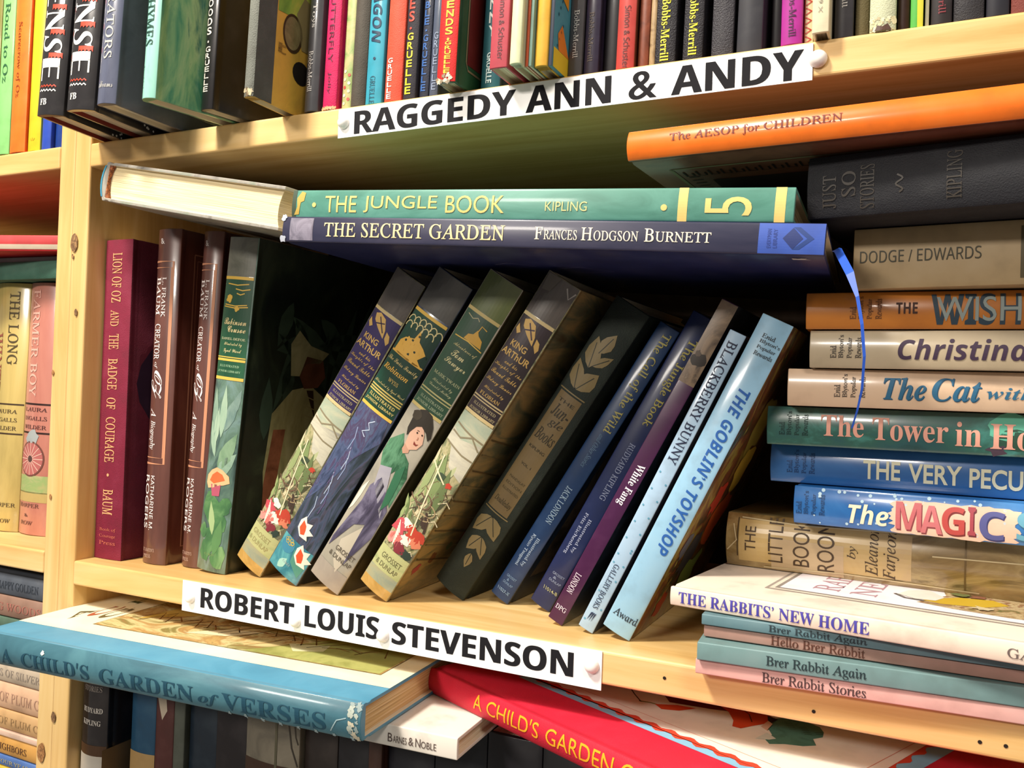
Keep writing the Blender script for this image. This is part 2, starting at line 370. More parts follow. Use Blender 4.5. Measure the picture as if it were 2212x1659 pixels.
b.text('ILLUSTRATED', 'S', 'h', .612, .619, .14, .80, '#8fb08c', 'series_lettering'); b.text('JUNIOR LIBRARY', 'S', 'h', .596, .603, .08, .86, '#8fb08c', 'series_lettering')
LV = [paint([c, mix_hex(c, '#dfe8c8', .45)], 60, (1, 1, .5), .4, .4) for c in ('#5f8474', '#7fa08a', '#4d6f6e', '#8aa892', '#3f6a4a')]
for i, (bu, bv, tu, tv, w_) in enumerate(((.40, .20, .55, .12, .003), (.40, .45, .56, .48, .0035), (.42, .55, .53, .85, .0045), (.36, .20, .49, .30, .0035), (.30, .45, .42, .95, .0055), (.28, .4, .36, .98, .005), (.34, .3, .45, .05, .003), (.46, .7, .55, .95, .003))):
    b.leaf('illustration', (bu, bv), (tu, tv), w_, LV[i % 5], layer=1)
for cu, cv, r in ((.19, .35, .0105), (.15, .65, .0085), (.10, .5, .009), (.06, .3, .007), (.05, .75, .008), (.20, .8, .006), (.12, .15, .005)):
    b.blob('illustration', cu, cv, r, paint(['#2f5a38', '#4d7a4a', '#7aa06a'], 70, (1, 1, .6), .4, .4), layer=1, asp=.8, wob=.2)
b.leaf('illustration', (.11, .5), (.21, .35), .003, '#9ab07c', layer=2); b.leaf('illustration', (.05, .6), (.16, .75), .004, '#5a8452', layer=2)
b.poly('flower', [(.225, .35), (.26, .28), (.262, .62), (.228, .60)], '#b05468', layer=2)
b.poly('flower', [(.262, .10), (.285, .12), (.302, .26), (.312, .44), (.306, .64), (.290, .84), (.270, .88), (.262, .70), (.258, .52), (.250, .36), (.246, .18)], '#e8b080', layer=2)
b.poly('flower', [(.270, .22), (.288, .30), (.300, .46), (.293, .64), (.277, .74), (.270, .56), (.263, .38)], '#d9683a', layer=3)
b.text('G & D', 'R', 'h', .048, .055, .30, .62, '#7a8a5a', 'publisher_lettering')
# cover: a figure in a tan hooded smock among dark leaves
for i in range(16): b.leaf('cover_painting', (random.uniform(.35, .85), random.uniform(.15, .6)), (random.uniform(.45, .9), random.uniform(.05, .95)), .007, paint([('#232f26', '#2c3a30', '#36463a')[i % 3], '#3f5242'], 40), 'R', 0)
TAN = paint(['#6a6644', '#a09868', '#bab286'], 34, (1, 1, .6), .45, .3)
b.poly('cover_painting', [(.12, .22), (.30, .18), (.48, .20), (.555, .32), (.57, .45), (.53, .56), (.44, .60), (.30, .52), (.2, .5), (.13, .42)], TAN, 'R', 1)
b.poly('cover_painting', [(.60, .30), (.70, .28), (.745, .33), (.70, .42), (.68, .56), (.645, .50), (.64, .40), (.60, .36)], paint(['#8a845c', '#b4ac80'], 40), 'R', 2)
b.poly('cover_painting', [(.665, .40), (.655, .52), (.60, .55), (.565, .50), (.56, .40), (.60, .36)], paint(['#54301f', '#7c4a34'], 50), 'R', 2)
b.poly('cover_painting', [(.555, .42), (.555, .47), (.46, .50)], '#3a2418', 'R', 2)
b.poly('cover_painting', [(.43, .22), (.43, .30), (.30, .28), (.22, .27), (.16, .25), (.16, .20), (.26, .19), (.32, .20)], paint(['#6a3c26', '#a8684a'], 40), 'R', 2)
for k in range(3): b.stroke('cover_painting', [(.54 - .03 * k, .40), (.52 - .03 * k, .50)], .0008, '#a09468', 'R', 3)
b.done()

TANP = ['#a89a84', '#c3b59a', '#8d8a74', '#b8a884']
def arthur(label, x, y, yaw, lean, L, T, ground, dim, W=.16):
    b = Book(HB, label, 'U', x, y, .0002, yaw, lean, L, T, W, '#8c8468', coat=.7, rough=.32, rnd=.0018, group=GK, groove=True,
             sm=paint(['#5a5a38', '#8a8a5c', '#b8ac84', '#7c8460', '#6a5c44', '#a89c74'], 90, (1, 1, .5), .35, .5, .3, .7, 2.2), bm_=paint(dim, 20, (.6, .6, 2.2), .32, .6, .3, .7, 1.5))
    b.rect('head_band', .882, .998, .02, .98, paint(['#3a3430', '#5a524c', '#463e3a'], 30, (2, 2, .6), .3, .6), layer=0)
    panel(b, .876, .578, ground, '#cbb582')
    GT = '#cfa860'
    b.poly('shield_emblem', [(.862, .16), (.870, .30), (.862, .52), (.835, .66), (.812, .70), (.83, .42), (.845, .22)], GT, layer=2)
    b.stroke('shield_emblem', [(.860, .34), (.825, .62)], .0008, '#3a2a40', layer=3); b.stroke('shield_emblem', [(.838, .30), (.850, .56)], .0008, '#3a2a40', layer=3)
    b.poly('shield_emblem', [(.845, .08), (.83, .06), (.818, .16), (.826, .24), (.835, .16)], GT, layer=2); b.poly('shield_emblem', [(.835, .72), (.815, .74), (.800, .86), (.812, .90), (.828, .84)], GT, layer=2)
    b.text('KING', 'PB', 'h', .784, .802, .16, .66, GT); b.text('ARThUR', 'PB', 'h', .757, .776, .04, .90, GT)
    b.text('and his', 'X', 'h', .737, .748, .30, .70, GT); b.text('Knights of the', 'X', 'h', .718, .731, .06, .92, GT); b.text('Round Table', 'X', 'h', .699, .712, .08, .90, GT)
    b.text('Sidney Lanier', 'X', 'h', .672, .686, .08, .90, GT, 'author_lettering'); b.text('Illustrated by', 'X', 'h', .650, .661, .16, .80, GT, 'author_lettering'); b.text('FLORIAN', 'R', 'h', .633, .643, .14, .78, GT, 'author_lettering')
    b.rect('gilt_band', .624, .628, .02, .96, '#b9a57a', layer=2); b.rect('gilt_band', .617, .620, .02, .96, '#b9a57a', layer=2)
    b.text('ILLUSTRATED', 'R', 'h', .602, .610, .14, .86, '#b3a47c', 'series_lettering'); b.text('JUNIOR LIBRARY', 'R', 'h', .586, .594, .10, .92, '#b3a47c', 'series_lettering')
    # sky and clouds
    b.rect('illustration', .49, .572, .02, .98, paint(['#b4ae8c', '#a2ae98', '#c8c0a0'], 24, (.6, .6, 3), .35, .4), layer=0)
    b.poly('illustration', [(.52, .02), (.50, .4), (.515, .98), (.40, .98), (.42, .5), (.47, .25), (.48, .02)], paint(['#a8a498', '#c8c2ac', '#8f8b80'], 24, (.6, .6, 3), .35, .4), layer=1)
    for u, d in ((.535, .01), (.51, -.012), (.478, .012)): b.stroke('illustration', [(u, .05), (u - .006, .35), (u - d, .65), (u - .012, .97)], .0011, '#857a60', layer=2)
    b.leaf('illustration', (.30, .55), (.45, .30), .0035, '#7a8a58', layer=2); b.leaf('illustration', (.28, .8), (.42, .62), .003, '#66744a', layer=2); b.leaf('illustration', (.30, .18), (.43, .12), .0025, '#8c9866', layer=2)
    b.leaf('illustration', (.375, .36), (.395, .60), .003, '#3c4a36', layer=3)
    b.stroke('illustration', [(.41, .04), (.39, .35), (.372, .66)], .0010, '#d4c8a4', layer=4); b.stroke('illustration', [(.44, .24), (.30, .44), (.20, .62)], .0009, '#d8cca8', layer=4)
    for k, (u, v) in enumerate(((.30, .40), (.285, .62), (.30, .22), (.262, .55))):
        pts = [(u + .022 * math.cos(t) * (1 - .2 * k % 2), v + .26 * math.sin(t)) for t in [i * .5 for i in range(10)]]; b.stroke('illustration', pts, .0008, ('#6a5040', '#a08c68')[k % 2], layer=3)
    for u0, v0, u1, v1 in ((.28, .66, .235, .78), (.27, .74, .225, .88), (.255, .60, .24, .72)): b.stroke('illustration', [(u0, v0), ((u0 + u1) / 2 + .01, (v0 + v1) / 2), (u1, v1)], .0016, '#43342c', layer=3)
    for cu, cv, r, c in ((.200, .22, .0048, '#b84a52'), (.168, .30, .0042, '#c46a62'), (.180, .52, .0036, '#e0d4c8'), (.205, .70, .0052, '#b5402e'), (.188, .82, .0032, '#d07a5a'), (.222, .36, .003, '#e6dccc'), (.150, .55, .0034, '#7a2c34'), (.145, .76, .003, '#2f3c34'), (.160, .14, .003, '#d08a80'), (.375, .78, .002, '#b8402e')):
        b.blob('illustration', cu, cv, r, c, layer=3, asp=1.2, wob=.35)
    for k in range(6): b.stroke('illustration', [(.215 - .008 * k, .12 + .02 * k), (.185 - .008 * k, .30)], .0007, '#e8cfc0', layer=4)
    rr = random.Random(7)
    for k in range(26):
        u, v = rr.uniform(.15, .40), rr.uniform(.06, .9); b.leaf('illustration', (u, v), (u + rr.uniform(.02, .07), v + rr.uniform(-.25, .25)), rr.uniform(.0008, .0020), ('#5c6c40', '#8c9864', '#b0b488', '#4a4a34', '#c8bc98')[k % 5], layer=1)
    for k in range(22):
        u, v = rr.uniform(.14, .36), rr.uniform(.06, .8); b.stroke('illustration', [(u, v), (u + .016, v + rr.uniform(.05, .2)), (u + .006, v + rr.uniform(.2, .35))], .0006, ('#4a382c', '#d8cca8', '#6a5a40')[k % 3], layer=2)
    b.rect('illustration', .066, .132, .02, .98, paint(['#8f9a66', '#b2b27c', '#a09a6a'], 30, (1, 1, 2.5), .35, .4), layer=1)
    b.rect('illustration', .030, .066, .02, .98, paint(['#7a8a80', '#9a9a7c', '#a89668'], 30, (1, 1, 3), .35, .4), layer=1)
    b.rect('illustration', .001, .030, .02, .98, paint(['#9a7a3c', '#b5904c', '#c4a466'], 40, (1, 1, 2), .35, .4), layer=1)
    return b
b = arthur('leaning painted-jacket book with a violet title panel, leftmost of the tilted books', .1472, .0290, 0, 32.3, .2395, .0260, paint(['#231a3c', '#33265a', '#3a2c60'], 14, (2, 2, .5), .3, .6), ['#3c3424', '#6a5c3c', '#4a4230'])
b.text('GROSSET', 'P', 'h', .100, .116, .10, .78, '#8f8658', 'publisher_lettering'); b.text('& DUNLAP', 'P', 'h', .076, .091, .08, .82, '#8f8658', 'publisher_lettering'); b.done()

b = Book(HB, 'leaning blue painted-jacket book with a gold fruit-laden tree on its green panel', 'U', .1835, .0211, .0002, 1.3, 32.4, .2360, .0288, .16, '#3c4858', coat=.75, rough=.3, rnd=.0020, group=GK, groove=True,
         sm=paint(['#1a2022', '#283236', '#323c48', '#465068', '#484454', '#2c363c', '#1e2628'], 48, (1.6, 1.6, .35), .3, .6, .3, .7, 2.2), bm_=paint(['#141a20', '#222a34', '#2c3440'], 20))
b.rect('head_band', .882, .998, .02, .98, paint(['#34322e', '#4c4a46', '#5e5a54'], 18, (2, 2, .6), .3, .7), layer=0)
panel(b, .872, .570, paint(['#0e2c22', '#16402e', '#1c5446'], 12, (2, 2, .5), .3, .6))
TG = '#e0ae4c'
for k in range(11):
    cv = .10 + .8 * (k % 6) / 5; cu = .845 - .018 * (k // 6) - .02 * abs(cv - .5)
    b.stroke('tree_emblem', [(cu + .016 * math.cos(t), cv + .09 * math.sin(t)) for t in [-1.7 + i * .42 for i in range(9)]], .0007, '#d8c890', layer=2)
b.poly('tree_emblem', [(.742, .08), (.775, .10), (.790, .20), (.800, .42), (.832, .48), (.800, .58), (.790, .74), (.778, .86), (.756, .74), (.742, .90), (.738, .6)], TG, layer=2)
for k in range(12): b.blob('tree_emblem', random.uniform(.75, .82), random.uniform(.15, .9), .0008, ('#1a3022', TG)[k % 2], layer=3)
b.rect('gilt_band', .738, .744, .04, .95, TG, layer=2)
b.text('The Swiss Family', 'X', 'h', .708, .726, .04, .94, '#d3bd7e'); b.text('Robinson', 'BI', 'h', .685, .702, .06, .80, TG); b.text('WYSS', 'R', 'h', .660, .671, .36, .66, '#c6a85e', 'author_lettering')
b.text('Illustrated by Lynd Ward', 'X', 'h', .636, .648, .04, .94, '#c6b678', 'author_lettering')
for u in (.628, .620, .613): b.rect('gilt_band', u, u + .004, .02, .97, '#c8b060', layer=2)
b.text('ILLUSTRATED', 'H', 'h', .598, .608, .10, .88, '#c0ae68', 'series_lettering'); b.text('JUNIOR LIBRARY', 'H', 'h', .582, .592, .06, .92, '#c0ae68', 'series_lettering')
b.poly('illustration', [(.568, .02), (.565, .9), (.50, .98), (.42, .62), (.30, .34), (.22, .02)], paint(['#242c3e', '#343e5a', '#4c5878', '#483a58', '#56627e', '#2a3248'], 50, (1.6, 1.6, .4), .3, .6, .3, .7, 2.2), layer=0)
b.stroke('illustration', [(.545, .62), (.53, .50), (.515, .60), (.50, .45), (.49, .58)], .0007, '#b8c4d8', layer=2)
for k in range(9): b.stroke('illustration', [(.50 - .03 * k, .30 + .06 * (k % 4)), (.47 - .03 * k, .38 + .06 * (k % 4)), (.43 - .03 * k, .36 + .06 * (k % 4))], .0006, ('#8a98b8', '#5c4c70', '#a0acc0')[k % 3], layer=1)
for k in range(0): b.stroke('illustration', [(.53 - .03 * k, .2 + .1 * k), (.42 - .03 * k, .35 + .08 * k), (.30 - .03 * k, .3 + .1 * k)], .0012, ('#7c8cae', '#5a4a66', '#8a94a8')[k % 3], layer=1)
b.rect('illustration', .001, .11, .02, .98, paint(['#1f4e5a', '#2f7484', '#5aa0a4', '#3c7a6a'], 30, (1, 1, 1), .3, .6), layer=0)
b.ell('illustration', .085, .28, .006, '#3c7c94', layer=1); b.poly('illustration', [(.09, .5), (.06, .95), (.02, .9), (.05, .55)], '#4c8878', layer=1); b.leaf('illustration', (.01, .3), (.05, .45), .003, '#9ac4b4', layer=1)
for cu, cv, sgn in ((.160, .46, 1), (.085, .76, 1)):
    b.poly('flowers', [(cu - .030, cv - .04), (cu - .012, cv - .20), (cu + .012, cv - .22), (cu + .032, cv - .12), (cu + .016, cv - .02), (cu + .024, cv + .14), (cu + .004, cv + .12), (cu - .002, cv + .28), (cu - .016, cv + .14), (cu - .028, cv + .2)], '#e8ddcc', layer=2)
    b.poly('flowers', [(cu - .024, cv - .04), (cu - .008, cv - .15), (cu + .018, cv - .13), (cu + .008, cv), (cu - .004, cv + .04), (cu - .018, cv + .06)], '#d8502c', layer=3)
for k in range(7): b.stroke('publisher_mark', [(.097 + .006 * math.sin(k) + .005 * math.cos(t), .28 + .1 * math.cos(k) + .05 * math.sin(t)) for t in [i * .7 for i in range(10)]], .0004, '#b8a050', layer=3)
b.text('G&D', 'R', 'h', .034, .042, .36, .60, '#8aa0a0', 'publisher_lettering'); b.done()

b = Book(HB, 'leaning painted-jacket book showing a laughing boy in a dark cap and green jacket', 'U', .2241, .0160, .0002, 2.2, 32.2, .2333, .0262, .16, '#8a8878', coat=.7, rough=.32, rnd=.0016, group=GK, groove=True,
         sm=paint(['#8c887c', '#a39c8c', '#b3ab98'], 18, (1, 1, 1), .35, .5), bm_=paint(['#2c2a1e', '#43402c', '#39381f'], 18, (1, 1, .6), .3, .6))
b.rect('head_band', .892, .998, .02, .98, paint(['#3c4426', '#55602f', '#626a34'], 20, (2, 2, .6), .3, .7), layer=0)
panel(b, .887, .585, paint(['#20382a', '#2a4a34', '#3a5c44'], 12, (2, 2, .4), .3, .6), '#b8a468')
b.stroke('raft_emblem', [(.804, .10), (.808, .5), (.802, .92)], .0007, GOLD, layer=2)
b.poly('raft_emblem', [(.810, .35), (.826, .40), (.832, .52), (.848, .58), (.836, .66), (.828, .80), (.808, .86)], '#c89a3c', layer=2); b.stroke('raft_emblem', [(.828, .58), (.862, .62), (.858, .78)], .0007, '#c89a3c', layer=2)
b.stroke('raft_emblem', [(.872, .12), (.866, .3), (.874, .42), (.868, .5)], .0006, '#a8a07c', layer=2)
b.text('Adventures of', 'X', 'h', .776, .790, .20, .88, '#c4ba84'); b.text('Tom', 'X', 'h', .752, .772, .28, .66, '#d6cc98'); b.text('Sawyer', 'X', 'h', .722, .745, .20, .84, '#d6cc98')
b.text('MARK TWAIN', 'R', 'h', .687, .696, .12, .92, '#a8ac84', 'author_lettering'); b.text('Illustrated by', 'X', 'h', .664, .676, .20, .82, '#a8ac84', 'author_lettering'); b.text('Donald McKay', 'X', 'h', .650, .661, .18, .86, '#a8ac84', 'author_lettering')
b.rect('gilt_band', .637, .641, .02, .97, '#a8a06c', layer=2); b.rect('gilt_band', .629, .632, .02, .97, '#a8a06c', layer=2)
b.text('ILLUSTRATED', 'R', 'h', .612, .620, .14, .86, '#98a484', 'series_lettering'); b.text('JUNIOR LIBRARY', 'R', 'h', .597, .605, .10, .92, '#98a484', 'series_lettering')
GJ = paint(['#14301f', '#2c5a3c', '#5a8a68', '#1f4630'], 90, (1, 1, .4), .35, .5); PT = paint(['#2c2838', '#4a445a', '#746e84', '#38344a'], 80, (1.5, 1.5, .4), .35, .5); SK = '#cba088'; HT = '#2e2820'
b.poly('illustration', [(.46, .02), (.50, .30), (.46, .52), (.44, .80), (.40, .96), (.30, .96), (.34, .70), (.40, .62), (.36, .45), (.38, .2), (.42, .02)], GJ, layer=1)
b.poly('illustration', [(.385, .18), (.40, .50), (.36, .62), (.30, .80), (.26, .90), (.30, .60), (.33, .3)], paint(['#8a8694', '#a8a4a8'], 40, (1, 1, .6)), layer=2)
b.poly('illustration', [(.40, .64), (.43, .78), (.38, .86), (.31, .90), (.28, .80), (.34, .70)], '#33684a', layer=3)
b.poly('illustration', [(.36, .40), (.33, .72), (.29, .96), (.20, .98), (.10, .74), (.08, .70), (.16, .68), (.22, .66), (.20, .40), (.14, .20), (.10, .06), (.13, .04), (.20, .14), (.27, .24), (.32, .22)], PT, layer=2)
b.poly('illustration', [(.22, .02), (.30, .04), (.33, .14), (.28, .14), (.24, .10)], '#d8cfbc', layer=1); b.poly('illustration', [(.14, .30), (.22, .70), (.10, .72), (.05, .62), (.08, .40)], '#b5ab98', layer=1)
b.poly('illustration', [(.552, .44), (.548, .66), (.530, .78), (.505, .86), (.484, .80), (.470, .62), (.480, .46), (.51, .42)], SK, layer=3)
b.poly('illustration', [(.482, .46), (.490, .62), (.462, .66), (.452, .54), (.462, .46)], '#b98c74', layer=2)
b.poly('illustration', [(.520, .30), (.552, .28), (.582, .36), (.592, .52), (.586, .72), (.560, .88), (.532, .96), (.520, .92), (.536, .80), (.545, .62), (.536, .50), (.520, .44), (.500, .38)], HT, layer=4)
b.blob('illustration', .565, .36, .0035, '#3c3428', layer=5, wob=.15); b.ell('illustration', .524, .60, .0006, '#2c2018', layer=5, n=8); b.ell('illustration', .526, .74, .0006, '#2c2018', layer=5, n=8)
b.stroke('illustration', [(.530, .57), (.531, .63)], .0004, '#3a2a1c', layer=5); b.stroke('illustration', [(.515, .68), (.508, .70), (.507, .67)], .0005, '#a06a54', layer=5); b.poly('illustration', [(.500, .64), (.495, .72), (.499, .78), (.491, .74), (.491, .66)], '#7a3028', layer=5)
b.rect('illustration', .001, .06, .02, .98, paint(['#8c8278', '#a39888'], 30), layer=1)
b.text('GROSSET', 'P', 'h', .107, .122, .30, .92, '#4a4236', 'publisher_lettering', layer=4); b.text('& DUNLAP', 'P', 'h', .084, .098, .20, .92, '#4a4236', 'publisher_lettering', layer=4); b.done()

b = arthur('leaning painted-jacket book with a brown title panel, just left of the dark green cloth book', .2621, .0188, 2.6, 32.1, .2328, .0238, paint(['#241a1c', '#33262a', '#3c2e38'], 14, (2, 2, .5), .3, .6), ['#8a7c58', '#a48c5c', '#6a6a50', '#5a4c34'])
b.text('GROSSET', 'P', 'h', .098, .114, .18, .86, '#5a5638', 'publisher_lettering'); b.text('& DUNLAP', 'P', 'h', .074, .089, .12, .86, '#5a5638', 'publisher_lettering')
for k in range(9): b.stroke('cover_painting', [(.52 - .05 * k + .02, .05), (.50 - .05 * k, .4), (.51 - .05 * k, .9)], .0012, ('#6a5a3c', '#8a7c58')[k % 2], 'R', 1)
for k in range(7): b.blob('cover_painting', .10 + .03 * k, .1 + .1 * k, .004, ('#a84c4c', '#7a5030', '#6a7444')[k % 3], 'R', 1, wob=.4)
b.stroke('torn_plastic', [(.985, .7), (.962, .86), (.984, .96)], .0009, '#b8b4ac', layer=3); b.poly('torn_plastic', [(.995, .05), (.998, .45), (.955, .34), (.95, .1)], '#6a645c', layer=2); b.done()

b = Book(HB, 'dark green cloth book leaning, tan leaves and tan title panel on its spine', 'U', .3005, .0490, .0002, -.6, 33.0, .2192, .0245, .145, '#1e2620', cloth=.5, rough=.7, rnd=.0026, group='leaning books at the middle of the shelf')
TNL = '#7c6c48'
b.rect('title_panel', .292, .697, .12, .80, '#6e5c3c', layer=0)
b.stroke('title_panel', [(.704, .06), (.704, .84)], .0008, TNL, layer=1); b.stroke('title_panel', [(.286, .08), (.286, .86)], .0008, TNL, layer=1)
for p in (((.72, .42), (.80, .10), .0052), ((.72, .46), (.79, .78), .0060), ((.79, .44), (.88, .22), .0056), ((.80, .50), (.85, .86), .0030), ((.84, .46), (.91, .62), .0045), ((.27, .44), (.20, .14), .0052), ((.27, .48), (.21, .84), .0052), ((.20, .50), (.14, .30), .0046), ((.20, .52), (.14, .80), .0036), ((.14, .52), (.09, .55), .003)):
    rl = 'leaf_emblem' if p[0][0] > .5 else 'leaf_spray'; b.leaf(rl, *p, TNL, layer=1); b.stroke(rl, [p[0], (p[0][0] * .2 + p[1][0] * .8, p[0][1] * .2 + p[1][1] * .8)], .0005, '#2a2c22', layer=2)
DK = '#2c2618'
b.text('THE', 'P', 'h', .668, .678, .20, .70, DK); b.text('Jun-', 'I', 'h', .622, .660, .22, .74, DK); b.text('gle', 'I', 'h', .588, .618, .34, .74, DK); b.text('Books', 'I', 'h', .540, .578, .18, .76, DK)
b.text('KIPLING', 'P', 'h', .508, .517, .22, .72, DK, 'author_lettering'); b.text('VOL. 1', 'P', 'h', .452, .460, .30, .62, DK, 'author_lettering')
for i, t in enumerate(('MANDALAY', 'EDITION', 'ILLUSTRATED')): b.text(t, 'P', 'h', .40 - .02 * i, .408 - .02 * i, .22, .74, '#4a4028', 'author_lettering')
b.text('Doubleday', 'I', 'h', .312, .336, .2, .74, '#3c3420', 'publisher_lettering'); b.done()

GB = 'blue and purple books leaning at the right of the shelf'
b = Book(HB, 'slim blue book leaning, gold serif title, next to the dark green cloth book', 'U', .3379, .0575, .0002, .2, 31.4, .2049, .0140, .135, '#183258', rough=.4, coat=.25, rnd=.0012, group=GB, bm_=solid('#152438', .4, .2))
b.text('The Call of the Wild', 'R', 'd', .633, .978, .34, .84, '#a49a58'); b.text('and Other Stories', 'I', 'd', .506, .622, .42, .68, '#56708c', 'subtitle_lettering'); b.text('JACK LONDON', 'R', 'd', .297, .432, .42, .72, '#8aa0b4', 'author_lettering')
b.text('Illustrated by', 'R', 'd', .134, .240, .50, .70, '#98a8bc', 'author_lettering'); b.text('Kyuzo Tsugami', 'R', 'd', .125, .244, .24, .44, '#98a8bc', 'author_lettering')
for i, t in enumerate(('GROSSET', '&', 'DUNLAP')): b.text(t, 'P', 'h', .078 - .012 * i, .086 - .012 * i, .25 + .12 * (i == 1), .78 - .3 * (i == 1), '#7088a4', 'publisher_lettering')
b.text('11027-X', 'R', 'h', .026, .036, .16, .84, '#8098b0', 'publisher_lettering')
b.poly('cover_picture', [(.1, .08), (.62, .08), (.62, .9), (.1, .9)], paint(['#161412', '#3a322a', '#6a5c4c', '#24201c'], 50, rough=.35), 'R'); b.done()
b = Book(HB, 'slim navy book leaning, gold serif title, tucked behind the purple one', 'U', .3673, .0548, .0002, -.3, 28.4, .2058, .0146, .135, '#18244e', rough=.4, coat=.25, rnd=.0012, group=GB, bm_=solid('#151c34', .4, .2))
b.text('The Jungle Book', 'R', 'd', .643, .926, .40, .86, '#a89c50'); b.text('RUDYARD KIPLING', 'R', 'd', .387, .580, .46, .72, '#8088a4', 'author_lettering')
b.text('Illustrated by', 'R', 'd', .200, .318, .50, .68, '#a0a6c0', 'author_lettering'); b.text('Fritz Eichenberg', 'R', 'd', .186, .330, .24, .44, '#a0a6c0', 'author_lettering')
for i, t in enumerate(('GROSSET', '&', 'DUNLAP')): b.text(t, 'P', 'h', .112 - .012 * i, .120 - .012 * i, .30 + .12 * (i == 1), .88 - .3 * (i == 1), '#8890a8', 'publisher_lettering')
b.text('11014-8', 'R', 'h', .056, .067, .24, .94, '#a8a478', 'publisher_lettering'); b.done()
PB = 'paperback_book'
b = Book(PB, 'purple paperback leaning, photo strip on its upper spine, white bold title', 'U', .3903, .0305, .0002, -.2, 27.4, .2105, .0099, .135, '#431840', hard=False, rough=.35, coat=.3, group=GB, bm_=paint(['#1c2028', '#2c343c', '#46505a'], 30, (.6, 1, 2), .35, .3))
b.rect('wolf_photo', .76, .998, .0, 1.0, paint(['#3a2a1e', '#8a7258', '#6a543e', '#b09a80'], 45, (1, 1, .6), .35, .4), layer=0)
b.blob('wolf_photo', .83, .5, .004, '#2c241e', layer=1); b.blob('wolf_photo', .845, .3, .0018, '#54463a', layer=2)
b.text('White Fang', 'S', 'd', .386, .512, .22, .82, '#f0e8ee'); b.text('LONDON', 'R', 'd', .094, .157, .22, .62, '#e0d0dc', 'author_lettering'); b.text('DPG', 'R', 'h', .036, .050, .10, .82, '#e0d0dc', 'publisher_lettering'); b.done()
b = Book(HB, 'thin pale blue picture book leaning, dotted spine with black serif title', 'U', .4118, .0241, .0002, .3, 25.5, .1885, .0097, .145, '#a4c0d8', rough=.35, coat=.3, rnd=.0006, groove=False, group=GB, bm_=paint(['#20304c', '#2c3c54', '#44505c'], 30))
b.text('BLACKBERRY BUNNY', 'R', 'd', .577, .970, .22, .78, '#1c2440'); b.text('GALLERY BOOKS', 'R', 'd', .074, .228, .28, .62, '#28324c', 'publisher_lettering')
for k in range(18): b.ell('dots', .54 - .028 * k if k < 12 else .03 + .05 * (k - 12), (.18, .82)[k % 2], .0006, '#5a94ae', layer=1, n=8)
for k in range(3): b.poly('publisher_mark', [(.030, .30 + .14 * k), (.062, .50 + .1 * k), (.058, .36 + .12 * k)], '#24304c', layer=2)
b.done()
b = Book(HB, 'light blue picture book leaning rightmost, bold blue capitals down its spine', 'U', .4276, .0206, .0002, .2, 25.3, .1936, .0174, .15, '#92bcd6', rough=.32, coat=.3, rnd=.0014, groove=True, group=GB,
         bm_=paint(['#3a3020', '#8a7a34', '#6a3420', '#2a3a20', '#b89a4c'], 34, (1, 1, .7), .35, .4, .3, .7, 1.5))
for i, t in enumerate(('Enid', "Blyton's", 'Popular', 'Rewards')): b.text(t, 'R', 'h', .940 - .017 * i, .953 - .017 * i, .30, .50 + .07 * len(t) * .8, '#3c4448', 'series_lettering')
b.text('THE GOBLIN\u2019S TOYSHOP', 'HI', 'd', .272, .792, .42, .80, '#2458a0'); b.text('Award', 'R', 'h', .048, .072, .12, .98, '#26303c', 'publisher_lettering')
for cu, cv, r, c in ((.45, .3, .012, '#a83420'), (.36, .5, .02, '#b8501e'), (.25, .3, .014, '#3c3a3c'), (.15, .5, .018, '#7a8c3c'), (.55, .5, .016, '#c4a43c'), (.08, .25, .01, '#b03a1c'), (.7, .4, .02, '#9a8a3c'), (.3, .15, .008, '#5a5c68')):
    b.blob('cover_picture', cu, cv, r, c, 'R', 1, wob=.3)
b.done()

# ------------------------------------------------------------------ right-hand stack on the middle shelf, from the bottom up
ST = 'books lying in the tall stack at the right'
def flat(label, x, y, z, yaw, L, T, W, spine, name=HB, pitch=0, **k):
    k.setdefault('group', ST); return Book(name, label, 'F', x, y, z, yaw, pitch, L, T, W, spine, **k)
PKB = dict(name='picture_book', rnd=.0003, groove=False, rough=.45, wear=.05)
b = flat('thin pink picture book at the very bottom of the right-hand stack', .4888, -.0131, .0002, 2.7, .26, .0073, .19, '#d8a8a0', **PKB)
b.text('Brer Rabbit Stories', 'R', 'r', .123, .301, .10, .80, '#4c3a3a'); b.done()
b = flat('thin grey-green picture book second from the bottom of the right-hand stack', .4901, -.0162, .0078, 3.6, .26, .0088, .19, '#6f8e8e', **PKB)
b.text('Brer Rabbit Again', 'R', 'r', .126, .297, .10, .80, '#26383c'); b.done()
b = flat('thin brownish-pink picture book above the grey-green one, third from the bottom of the stack', .4910, -.0067, .0172, 1.0, .26, .0057, .19, '#a07c70', **PKB)
b.text('Hello Brer Rabbit', 'R', 'r', .125, .288, .12, .95, '#5a3428'); b.done()
b = flat('thin dusky-teal picture book directly under the cream book with violet capitals', .4901, -.0085, .0234, .9, .26, .0053, .19, '#5f7e86', **PKB)
b.text('Brer Rabbit Again', 'R', 'r', .125, .295, .05, .88, '#2c3a40'); b.done()
b = flat('cream picture book with violet capitals on its spine, sticking out of the stack', .4717, -.0012, .0292, -7.3, .30, .0095, .21, '#e4d2c0', name='picture_book', rnd=.0008, groove=True, rough=.4)
b.text("THE RABBITS\u2019 NEW HOME", 'S', 'r', .016, .323, .18, .80, '#4a44a0'); b.text('GALLERY', 'R', 'r', .505, .60, .25, .70, '#6a5c58', 'publisher_lettering')
